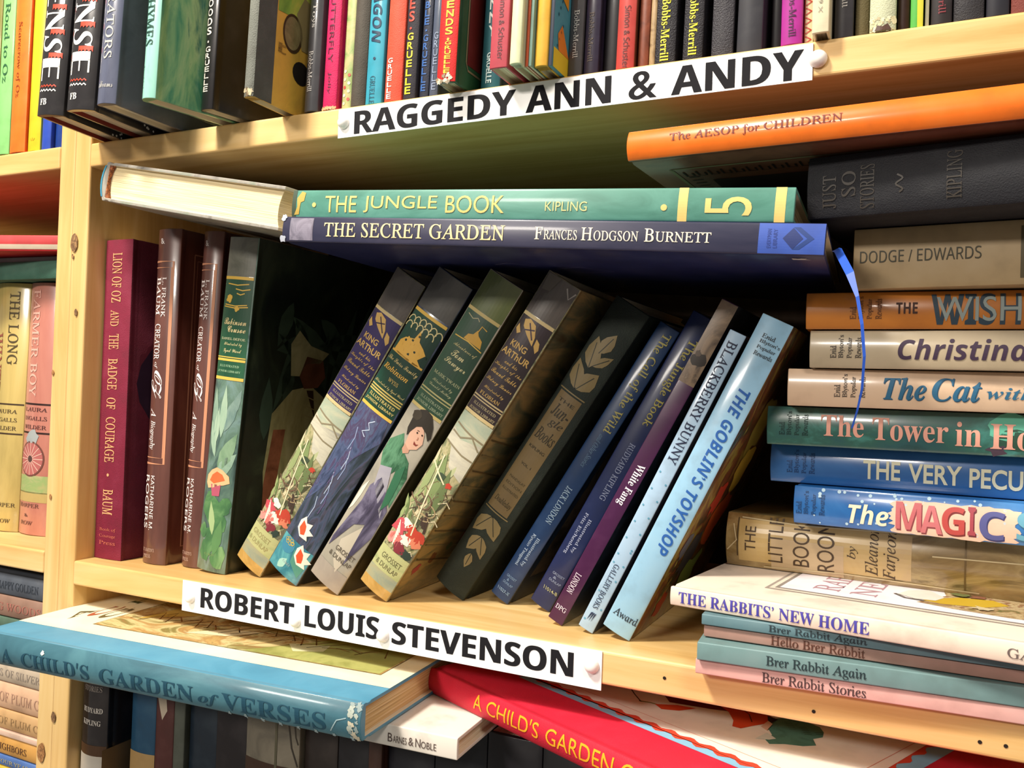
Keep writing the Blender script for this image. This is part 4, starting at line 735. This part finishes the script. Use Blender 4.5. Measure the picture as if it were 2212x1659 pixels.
b.text('BUTTERFLY', 'P', 'd', *m(b, .030, .078), .28, .62, '#5a1030'); b.text('Jolly', 'P', 'd', *m(b, .010, .024), .34, .60, '#5a1030', 'author_lettering')
for k in range(5): b.blob('frayed_corner', .004, .1 + .2 * k, .0012, '#c8a070', layer=2, wob=.5)
b.done()
b = ub('narrow green floral book between the magenta and the dark grey ones', .2452, .0035, 1.7, .0078, '#8a9a5c', sm=paint(['#5a7a3c', '#9aac6c', '#c4b884', '#7a8c4c'], 60, (1, 1, .7), .45))
for k in range(9): b.ell('flowers', (.02 + .012 * k), .3 + .4 * (k % 2), .0011, ('#d8c8a0', '#b8483c', '#e0d4b4')[k % 3], layer=1, n=10)
b.done()
b = ub('plain dark grey cloth book left of the cyan one', .2539, .0000, 1.7, .0114, '#4c463e', cloth=.4, rough=.7, coat=0, rnd=.0025).done()
b = ub('cyan book with dark blue display capitals, upper shelf', .2660, .0000, 1.7, .0122, '#3a9cb4', rough=.5); b.text('WAGON', 'HI', 'd', *m(b, .038, .080), .22, .78, '#16324c'); b.ell('title_lettering', .0285 / b.L, .5, .0009, '#16324c', layer=2); b.text('GRUELLE', 'R', 'd', *m(b, -.002 + .002, .0175), .30, .62, '#1c4a5c', 'author_lettering'); b.done()
b = ub('plain orange-red cloth book with stacked white letters low on its spine', .2803, .0000, 1.7, .0126, '#dc5038', cloth=.4, rough=.6, coat=0); b.vstack('GRUELLE', 'PB', *m(b, .001, .027), .16, .46, '#f0e2d4', 'author_lettering'); b.done()
b = ub('black cloth book with stacked yellow letters', .2943, .0000, 1.7, .0090, '#2c2830', cloth=.3, rough=.65, coat=0); b.vstack('TALES', 'PB', *m(b, .046, .085), .20, .66, '#c84434'); b.ell('title_lettering', .0433 / b.L, .4, .0008, '#c84434', layer=2); b.vstack('GRUELLE', 'PB', *m(b, .002, .0405), .18, .66, '#e0cc30', 'author_lettering'); b.done()
b = ub('dark navy book with faint blue stacked letters', .3037, .0035, 1.7, .0070, '#262a3c', cloth=.3, rough=.6); b.vstack('MARBLE.GRUELLE', 'PB', *m(b, .004, .075), .22, .70, '#2c5a9c'); b.done()
b = ub('thin slate-blue worn book squeezed against the red one', .3111, .0035, 1.7, .0062, '#4c5468', rough=.5); b.vstack('GRUELLE', 'P', *m(b, .004, .040), .3, .75, '#8c98b0'); b.done()
b = ub('red cloth spine with green boards and stacked yellow letters, jutting over the sign', .3283, -.0168, 1.7, .0126, '#d42a28', cloth=.3, rough=.5, coat=.1, rnd=.0014, W=.17, bm_=solid('#1c5030', .5, .1))
b.vstack('FRIENDS', 'PB', *m(b, .0262, .062), .38, .76, '#e6c834'); b.ell('title_lettering', .0245 / b.L, .55, .0008, '#e6c834', layer=2); b.vstack('GRUELLE', 'PB', *m(b, .0045, .0235), .40, .72, '#e6c834', 'author_lettering')
b.stroke('cover_frame', [(.95, .07), (.07, .07), (.05, .085), (.05, .9)], .0012, '#7a7a5c', 'R', 2); b.rect('cover_frame', .065, .95, .078, .9, '#5a2420', 'R', 1)
for k in range(9): b.blob('frayed_corner', random.uniform(0, .018), random.uniform(.05, .95), .0013, ('#d8ccb0', '#8c7c64')[k % 2], layer=3, wob=.5)
b.done()
b = ub('teal book with slanting white letters, left of the dusty-red one', .3462, .0035, 1.7, .0130, '#1e5c64', coat=.3); b.vstack('SUNNY', 'PB', *m(b, .030, .070), .3, .7, '#c8d4cc'); b.text('GRUELLE', 'PB', 'd', *m(b, .004, .022), .30, .60, '#b8d0cc', 'author_lettering'); b.done()
b = ub('dusty-red book with dark publisher name, jutting over the shelf edge', .3675, -.0250, 1.3, .0108, '#b44450', rough=.5, rnd=.0005, groove=False); b.text('Simon & Schuster', 'L', 'd', *m(b, .0045, .0400), .44, .76, '#4a1c24', 'publisher_lettering'); b.done()
b = ub('cream and pale green book jutting farthest over the shelf edge, beside the dusty-red one', .3808, -.0275, 1.3, .0066, '#d8dcae', rnd=.001, rough=.5, coat=.3, sm=paint(['#c0cc98', '#dce0b8', '#e4e4c4'], 30, (1, 1, .6))).done()
b = ub('hair-thin orange picture book beside the cream one', .3878, -.0215, 1.3, .0016, '#cc5a34', name='picture_book', rnd=.0001, groove=False, hard=False).done()
b = ub('thin grey-teal picture book left of the yellow one', .3897, -.0215, 1.3, .0018, '#7a9a8c', name='picture_book', rnd=.0001, groove=False, hard=False).done()
b = ub('butter-yellow book with plain spine, jutting over the shelf edge', .3918, -.0195, 1.3, .0078, '#dca838', rough=.5, rnd=.0012, W=.17).done()
b = ub('thin book with blue, orange and yellow picture boards', .3999, -.0180, 1.3, .0023, '#2c3444', name='picture_book', rnd=.0002, groove=False, W=.18, bm_=paint(['#3c7c8c', '#5a9cac'], 30, rough=.4))
b.rect('cover_picture', .0, .05, .005, .9, '#d8b82c', 'R', 1); b.poly('cover_picture', [(.05, .04), (.09, .03), (.12, .06), (.05, .12)], '#d87c28', 'R', 2); b.poly('cover_picture', [(.20, .02), (.30, .01), (.30, .1), (.17, .1)], '#d89020', 'R', 2)
for k in range(12): b.ell('cover_picture', .06 + .02 * k, .03 + .012 * (k % 4), .0008, '#2c5a6c', 'R', 2, n=8)
b.done()
b = ub('grey book with white publisher lettering, right of the blue picture boards', .4026, .0020, 1.3, .0082, '#4c4a4c', coat=.3); b.text('Bobbs-Merrill', 'R', 'd', *m(b, .0105, .0375), .34, .72, '#c4c0ba', 'publisher_lettering'); b.done()
b = ub('dark violet leatherette book with faint gold lettering', .4112, .0040, 1.3, .0088, '#2c2438', coat=.3, rough=.4); b.text('Bobbs-Merrill', 'R', 'd', *m(b, .008, .036), .28, .62, '#5a4c44', 'publisher_lettering'); b.done()
b = ub('black book set back in the row, left of the brick-red one', .4206, .0100, 1.3, .0100, '#18161a', coat=.2).done()
b = ub('brick-red book with dark publisher name, above the ampersand of the upper sign', .4316, .0000, 1.2, .0104, '#b8423c', rnd=.0014, bm_=solid('#6a3420', .5)); b.text('Simon & Schuster', 'L', 'd', *m(b, -.001 + .001, .034), .40, .74, '#4c1c1c', 'publisher_lettering'); b.done()
b = ub('rust-brown book with stained spine, right of the brick-red one', .4425, .0045, 1.2, .0062, '#6a3420', sm=paint(['#4c2416', '#7a3c24', '#8c4a30'], 60)).done()
b = ub('narrow tan book with a brown pattern', .4491, .0045, 1.2, .0034, '#a08460', sm=paint(['#6a4c30', '#a88c64', '#b89c74'], 120)).done()
YM = '#e8d82c'
b = ub('black grained book with yellow bold lettering, left one of the yellow-lettered pair', .4529, .0015, 1.2, .0112, '#26242a', cloth=.9, rough=.5, coat=.2); b.text('Bobbs-Merrill', 'S', 'd', *m(b, .0015, .035), .28, .70, YM, 'publisher_lettering'); b.done()
b = ub('black grained book with yellow bold lettering, right neighbour of the first yellow-lettered one', .4680, .0015, 1.2, .0106, '#26242a', cloth=.9, rough=.5, coat=.2); b.text('Bobbs-Merrill', 'S', 'd', *m(b, .0025, .036), .30, .72, YM, 'publisher_lettering'); b.done()
b = ub('plain charcoal leatherette book with a grained spine', .4830, .0020, 1.0, .0112, '#38363c', cloth=.9, rough=.45, coat=.2).done()
b = ub('plain charcoal book with a smooth spine, left of a deep black gap', .4960, .0020, 1.0, .0128, '#34343a', rough=.5).done()
b = ub('plain black book set back behind the row, left of the bright purple one', .5118, .0120, 0, .0058, '#141216').done()
b = ub('bright purple book with dark publisher lettering, at the right end of the upper sign', .5186, -.0010, 0, .0102, '#a82c90', rough=.45); b.text('Bobbs-Merrill', 'R', 'd', *m(b, .0035, .032), .36, .72, '#3c1038', 'publisher_lettering'); b.done()
b = ub('thin cream book with a red pattern on its spine', .5290, .0030, 0, .0046, '#d8c8a0')
for k in range(9): b.stroke('pattern', [(.004 + .022 * k, .2), (.012 + .022 * k, .8), (.020 + .022 * k, .2)], .0008, '#a83428', layer=1)
b.rect('pattern', 0, 1, .04, .14, '#a83428', layer=1); b.done()
b = ub('cream book with a small grey number, its foot overhanging beside the sign\'s right push pin', .5345, -.0100, 0, .0078, '#e0d4b4', rnd=.0004, groove=False, rough=.5); b.text('7269 X', 'P', 'd', *m(b, .0095, .0225), .36, .60, '#8a8474', 'shelf_mark'); b.done()
b = ub('dark charcoal book with pale lettering, right of the small numbered cream book', .5437, .0000, 0, .0086, '#302e32'); b.text('Merrill', 'R', 'd', *m(b, .0145, .0295), .38, .66, '#a8a49e', 'publisher_lettering'); b.done()
b = ub('olive-brown cloth book left of the tattered one', .5527, .0040, 0, .0064, '#5c5234', cloth=.5, rough=.8, coat=0).done()
b = ub('tattered pale green book with a torn spine foot', .5596, -.0020, 0, .0116, '#c8ccac', cloth=.5, rough=.8, coat=0, rnd=.002)
for k in range(30): b.blob('torn_foot', random.uniform(.0, .028), random.uniform(.06, .94), random.uniform(.0005, .0011), ('#d6cba2', '#c4b88e', '#dcd4b4', '#a89a74')[k % 4], layer=1, wob=.5)
b.poly('torn_foot', [(0, .2), (.012, .3), (.008, .5), (.014, .7), (0, .85)], '#4c3024', layer=6); b.done()
b = ub('dark brown book right of the tattered pale one', .5717, .0050, 0, .0052, '#3c2018').done()
b = ub('slim book half green and half yellow', .5773, .0000, 0, .0054, '#58b04c', rough=.4); b.poly('yellow_panel', [(0, .55), (.12, .48), (.4, .55), (.4, 1), (0, 1)], '#c8c030', layer=1); b.done()
b = ub('very thin cream pamphlet right of the green and yellow book', .5834, .0030, 0, .0018, '#d0c8a8', name=PB, hard=False, rnd=.0001, groove=False).done()
b = ub('black book with dark red lettering, upper shelf far right', .5860, .0000, 0, .0088, '#2a2426'); b.text('Merrill', 'R', 'd', *m(b, .0045, .020), .34, .70, '#7a2c34', 'publisher_lettering'); b.done()
b = ub('plain black worn book, right of the red-lettered black one', .5953, .0000, 0, .0126, '#2c2a2e', sm=solid('#2c2a2e', .5, .2, .5, .15)).done()
b = ub('plain near-black book beside the brown-red one', .6086, .0000, 0, .0092, '#26262e').done()
b = ub('brownish-red cloth book at the right edge of the upper shelf', .6184, .0000, 0, .0134, '#7a3c34', cloth=.5, rough=.7).done()

# ------------------------------------------------------------------ left bookcase
LG = 'upright books on the left bookcase upper shelf'
ZK = ZLU + .0003
b = ub('olive book at the left edge of the upper left shelf', -.1200, .000, .8, .0200, '#7a7430', L=.205, z=ZK, group=LG).done()
b = ub('light green book with dark serif title, upper left shelf', -.0990, .000, .8, .0160, '#88c878', L=.205, z=ZK, group=LG); b.text('The Road to Oz', 'R', 'd', *m(b, .058, .150), .34, .74, '#2c5a38'); b.done()
b = ub('orange book with thin dark title, upper left shelf', -.0822, .000, .8, .0190, '#e47424', L=.205, z=ZK, group=LG, bm_=solid('#d8481c', .4, .2)); b.text('Scarecrow of Oz', 'R', 'd', *m(b, .044, .105), .28, .58, '#8a4014'); b.done()
b = ub('yellow book with a small faint sun mark, upper left shelf', -.0626, .002, .8, .0148, '#d8c02c', L=.205, z=ZK, group=LG, rough=.35, bm_=solid('#9ab05c', .4))
b.stroke('sun_mark', [(.04, .5), (.052, .5)], .0006, '#b89424', layer=1); b.stroke('sun_mark', [(.04, .42), (.05, .34)], .0006, '#b89424', layer=1); b.stroke('sun_mark', [(.04, .58), (.05, .66)], .0006, '#b89424', layer=1); b.done()
b = ub('royal blue book on the upper left shelf', -.0468, .003, .8, .0108, '#2c4cb4', L=.205, z=ZK, group=LG).done()
b = ub('dark blue book touching the upright on the upper left shelf', -.0352, .006, .8, .0130, '#1c3c88', L=.205, z=ZK, group=LG).done()
MG = 'books on the left bookcase middle shelf'

b = ub('yellow jacketed book with a silvery sheen and dark title, left bookcase middle shelf', -.1551, .034, 1.3, .0470, '#b8a058', L=.2132, z=ZL + .0002, group=MG, rnd=.006, coat=.8, rough=.25, sm=paint(['#a08c50', '#c4ac68', '#d2c084'], 10, (2, 2, .4), .25, .8))
b.text('THE LONG', 'R', 'd', .67, .965, .60, .82, '#4c4028'); b.text('WINTER', 'R', 'd', .50, .80, .24, .46, '#8a4c3c')
b.rect('title_band', .508, .514, .1, .99, '#3c2c20', layer=1); b.rect('title_band', .389, .395, .1, .99, '#3c2c20', layer=1)
for i, t in enumerate(('LAURA', 'INGALLS', 'WILDER')): b.text(t, 'R', 'h', .474 - .034 * i, .490 - .034 * i, .36, .88, '#4a3c28', 'author_lettering')
b.text('HARPER', 'R', 'h', .098, .114, .40, .94, '#4a3c28', 'publisher_lettering'); b.text('& ROW', 'R', 'h', .034, .05, .46, .86, '#4a3c28', 'publisher_lettering'); b.done()
b = ub('pink jacketed book with a painted cart wheel on its spine, left bookcase middle shelf', -.1072, .036, 1.2, .0355, '#b87868', L=.2128, z=ZL + .0002, group=MG, rnd=.004, coat=.4, rough=.35, sm=paint(['#a86458', '#bc7c6c', '#cc9484'], 10, (2, 2, .6), .35, .4))
b.text('FARMER BOY', 'R', 'd', .548, .972, .22, .52, '#dca898')
b.rect('title_band', .514, .521, .02, .99, '#2c1a18', layer=1); b.rect('title_band', .400, .407, .02, .99, '#2c1a18', layer=1)
for i, t in enumerate(('LAURA', 'INGALLS', 'WILDER')): b.text(t, 'R', 'h', .488 - .035 * i, .504 - .035 * i, .10, .88, '#4c2c2c', 'author_lettering')
b.rect('painted_meadow', .165, .235, .02, .98, paint(['#a8a06c', '#8aa064', '#c0a884'], 50, (1, 1, 1)), layer=1); b.rect('painted_ground', .13, .17, .02, .98, '#b09a60', layer=1)
b.ell('cart_wheel', .300, .45, .0150, '#6a4038', layer=2, n=28); b.ell('cart_wheel', .300, .45, .0136, '#a8605c', layer=3, n=28)
for k in range(8):
    t = .39 * k; c_, s_ = math.cos(t) * .0136, math.sin(t) * .0136; b.stroke('cart_wheel', [(.300 - c_ / b.L, .45 - s_ / b.T), (.300 + c_ / b.L, .45 + s_ / b.T)], .0006, '#d8b0a0', layer=4)
b.ell('cart_wheel', .300, .45, .0028, '#4c3834', layer=5); b.blob('painted_cloud', .385, .45, .006, '#9aa0a0', layer=2, asp=1.2, wob=.3)
b.text('HARPER', 'R', 'h', .108, .124, .08, .80, '#5c3a34', 'publisher_lettering'); b.text('&', 'R', 'h', .070, .082, .34, .48, '#5c3a34', 'publisher_lettering'); b.text('ROW', 'R', 'h', .038, .054, .18, .64, '#5c3a34', 'publisher_lettering'); b.done()
b = flat('plain sea-green book lying on the upright pink and yellow ones, left bookcase', -.3000, .010, .2172, 3.5, .262, .0150, .17, '#3c6454', cloth=.4, rough=.7, group=MG).done()
b = flat('thin grey picture book between the green and the red lying books, left bookcase', -.3000, .012, .2326, 5, .262, .0045, .17, '#8a8a8c', name='picture_book', rnd=.0003, groove=False, group=MG).done()
b = flat('red book lying topmost on the middle shelf of the left bookcase, pale stripe along it', -.2950, -.060, .2376, 17, .270, .0130, .17, '#b02428', group=MG, rnd=.001); b.rect('pale_stripe', 0, 1, .12, .42, '#b8a894', layer=1); b.done()
LS = 'books lying in the pile at the lower left'
def lf(label, z0, z1, col, text=None, tc='#6a5a4c', dx=0, y=.005, f='R', u0=.66, u1=.965, **k):
    b = flat(label, -.2250 + dx, y, z0, 0, .2035, z1 - z0 - .0005, .15, col, group=LS, **k)
    if text: b.text(text, f, 'r', u0, u1, .30, .68, tc)
    b.done()
lf('yellow book at the bottom of the pile at the lower left corner', -.1908, -.1732, '#d8b440')
lf('blue book second from the bottom of the lower left pile, gold title', -.1730, -.1645, '#4c6ca8', 'FIRST FOUR YEARS', '#a89c70')
lf('orange-tan book with dark capitals in the lower left pile', -.1643, -.1500, '#c8944c', 'NEIGHBORS', '#5a3c28', u0=.72, u1=.93)
lf('thin pale pink picture book in the lower left pile', -.1498, -.1446, '#d8b8a4', name='picture_book', rnd=.0003, groove=False)
lf('tan book with faded lettering, beneath the pinkish cream one in the lower left pile', -.1444, -.1288, '#c49c6c', 'BANKS OF PLUM C', '#a08058', u0=.60, u1=.99)
lf('pinkish cream book with faded lettering in the lower left pile', -.1286, -.1076, '#d0a888', 'BANKS OF PLUM C', '#b08a74', u0=.60, u1=.99)
lf('pale grey book just under the teal book, in the lower left pile', -.1074, -.0912, '#b4a490', 'SHORES OF SILVER', '#94887c', u0=.62, u1=.99)
lf('rose-grey book hidden mostly behind the corner of the teal book', -.0910, -.0665, '#a4948c', dx=-.002)
lf('dull green book in the lower left pile, above the corner of the teal book', -.0663, -.0560, '#4c6454')
lf('dusty brown-pink book with faded lettering, second from the top of the lower left pile', -.0558, -.0388, '#8c6c5c', 'BIG WOODS', '#a4685c', u0=.66, u1=.98)
lf('slate grey book on top of the lower left pile', -.0386, -.0216, '#4c525c', 'THESE HAPPY GOLDEN', '#343a44', u0=.60, u1=.96)

# ------------------------------------------------------------------ bottom row, seen under the teal and red books
BR = 'upright books on the shelf below the sign'
ZB = -.3128
def lo(label, x, y, T, col, L=.2440, **k):
    return ub(label, x, y, 0, T, col, L=L, z=ZB, group=BR, W=.16, **k)
b = lo('black jacketed book with white lower half, first in the bottom row by the upright', .0200, .006, .0270, '#221c1c', rnd=.004, coat=.6, rough=.3, bm_=solid('#1a1618', .3, .5))
b.rect('white_panel', 0, .690, .0, 1.0, paint(['#a8a094', '#c8c0b2'], 14), layer=1); b.rect('gold_band', .690, .722, 0, 1, '#4c3420', layer=1); b.rect('cover_panel', 0, .715, .0, 1.0, '#7a6040', 'R', 1)
b.text('STORIES', 'S', 'h', .885, .902, .2, .85, '#8a8078'); b.text('RUDYARD', 'S', 'h', .820, .836, .18, .88, '#d0c8be', 'author_lettering'); b.text('KIPLING', 'S', 'h', .782, .798, .18, .84, '#d0c8be', 'author_lettering'); b.done()
b = lo('book with a dark blue upper half and tan lower half in the bottom row', .0595, .019, .0250, '#1c4460', rnd=.002); b.rect('tan_panel', 0, .712, 0, 1, '#a88858', layer=1); b.done()
b = lo('maroon-brown book with a torn white patch in the bottom row', .0860, .018, .0180, '#4c2420'); b.poly('torn_patch', [(.90, .1), (.93, .3), (.92, .6), (.86, .7), (.83, .45), (.86, .3)], '#b8a894', layer=1); b.done()
b = lo('narrow grey-green book in the bottom row', .1045, .018, .0105, '#4c5046').done()
b = lo('blue-black book in the bottom row, right of the narrow grey-green one', .1158, .022, .0270, '#14202c').done()
b = lo('black book in the bottom row, left of the grey picture-jacket one', .1433, .020, .0290, '#1a1416').done()
b = lo('grey picture-jacket book with a sketched figure in the bottom row', .1732, .016, .0460, '#6a6456', rnd=.003, sm=paint(['#5c564a', '#787060', '#8a8272'], 24)); b.rect('dark_band', 0, .795, 0, 1, '#3c281c', layer=1)
b.rect('spine_edge', .0, 1, .60, .64, '#54503e', layer=2); b.stroke('sketch', [(1.0, .74), (.92, .82), (.85, .88), (.80, .98)], .0010, '#3a342c', layer=2); b.stroke('sketch', [(.95, .9), (.88, .94), (.86, .98)], .0008, '#3a342c', layer=2); b.done()
b = lo('dark brown book in the bottom row, under the white book', .2200, .022, .0270, '#241c18').done()
b = lo('black book with a narrow brown edge in the bottom row', .2475, .022, .0250, '#141216').done()
b = lo('chestnut narrow book in the bottom row, under the white book\'s right end', .2730, .020, .0100, '#3c241a').done()
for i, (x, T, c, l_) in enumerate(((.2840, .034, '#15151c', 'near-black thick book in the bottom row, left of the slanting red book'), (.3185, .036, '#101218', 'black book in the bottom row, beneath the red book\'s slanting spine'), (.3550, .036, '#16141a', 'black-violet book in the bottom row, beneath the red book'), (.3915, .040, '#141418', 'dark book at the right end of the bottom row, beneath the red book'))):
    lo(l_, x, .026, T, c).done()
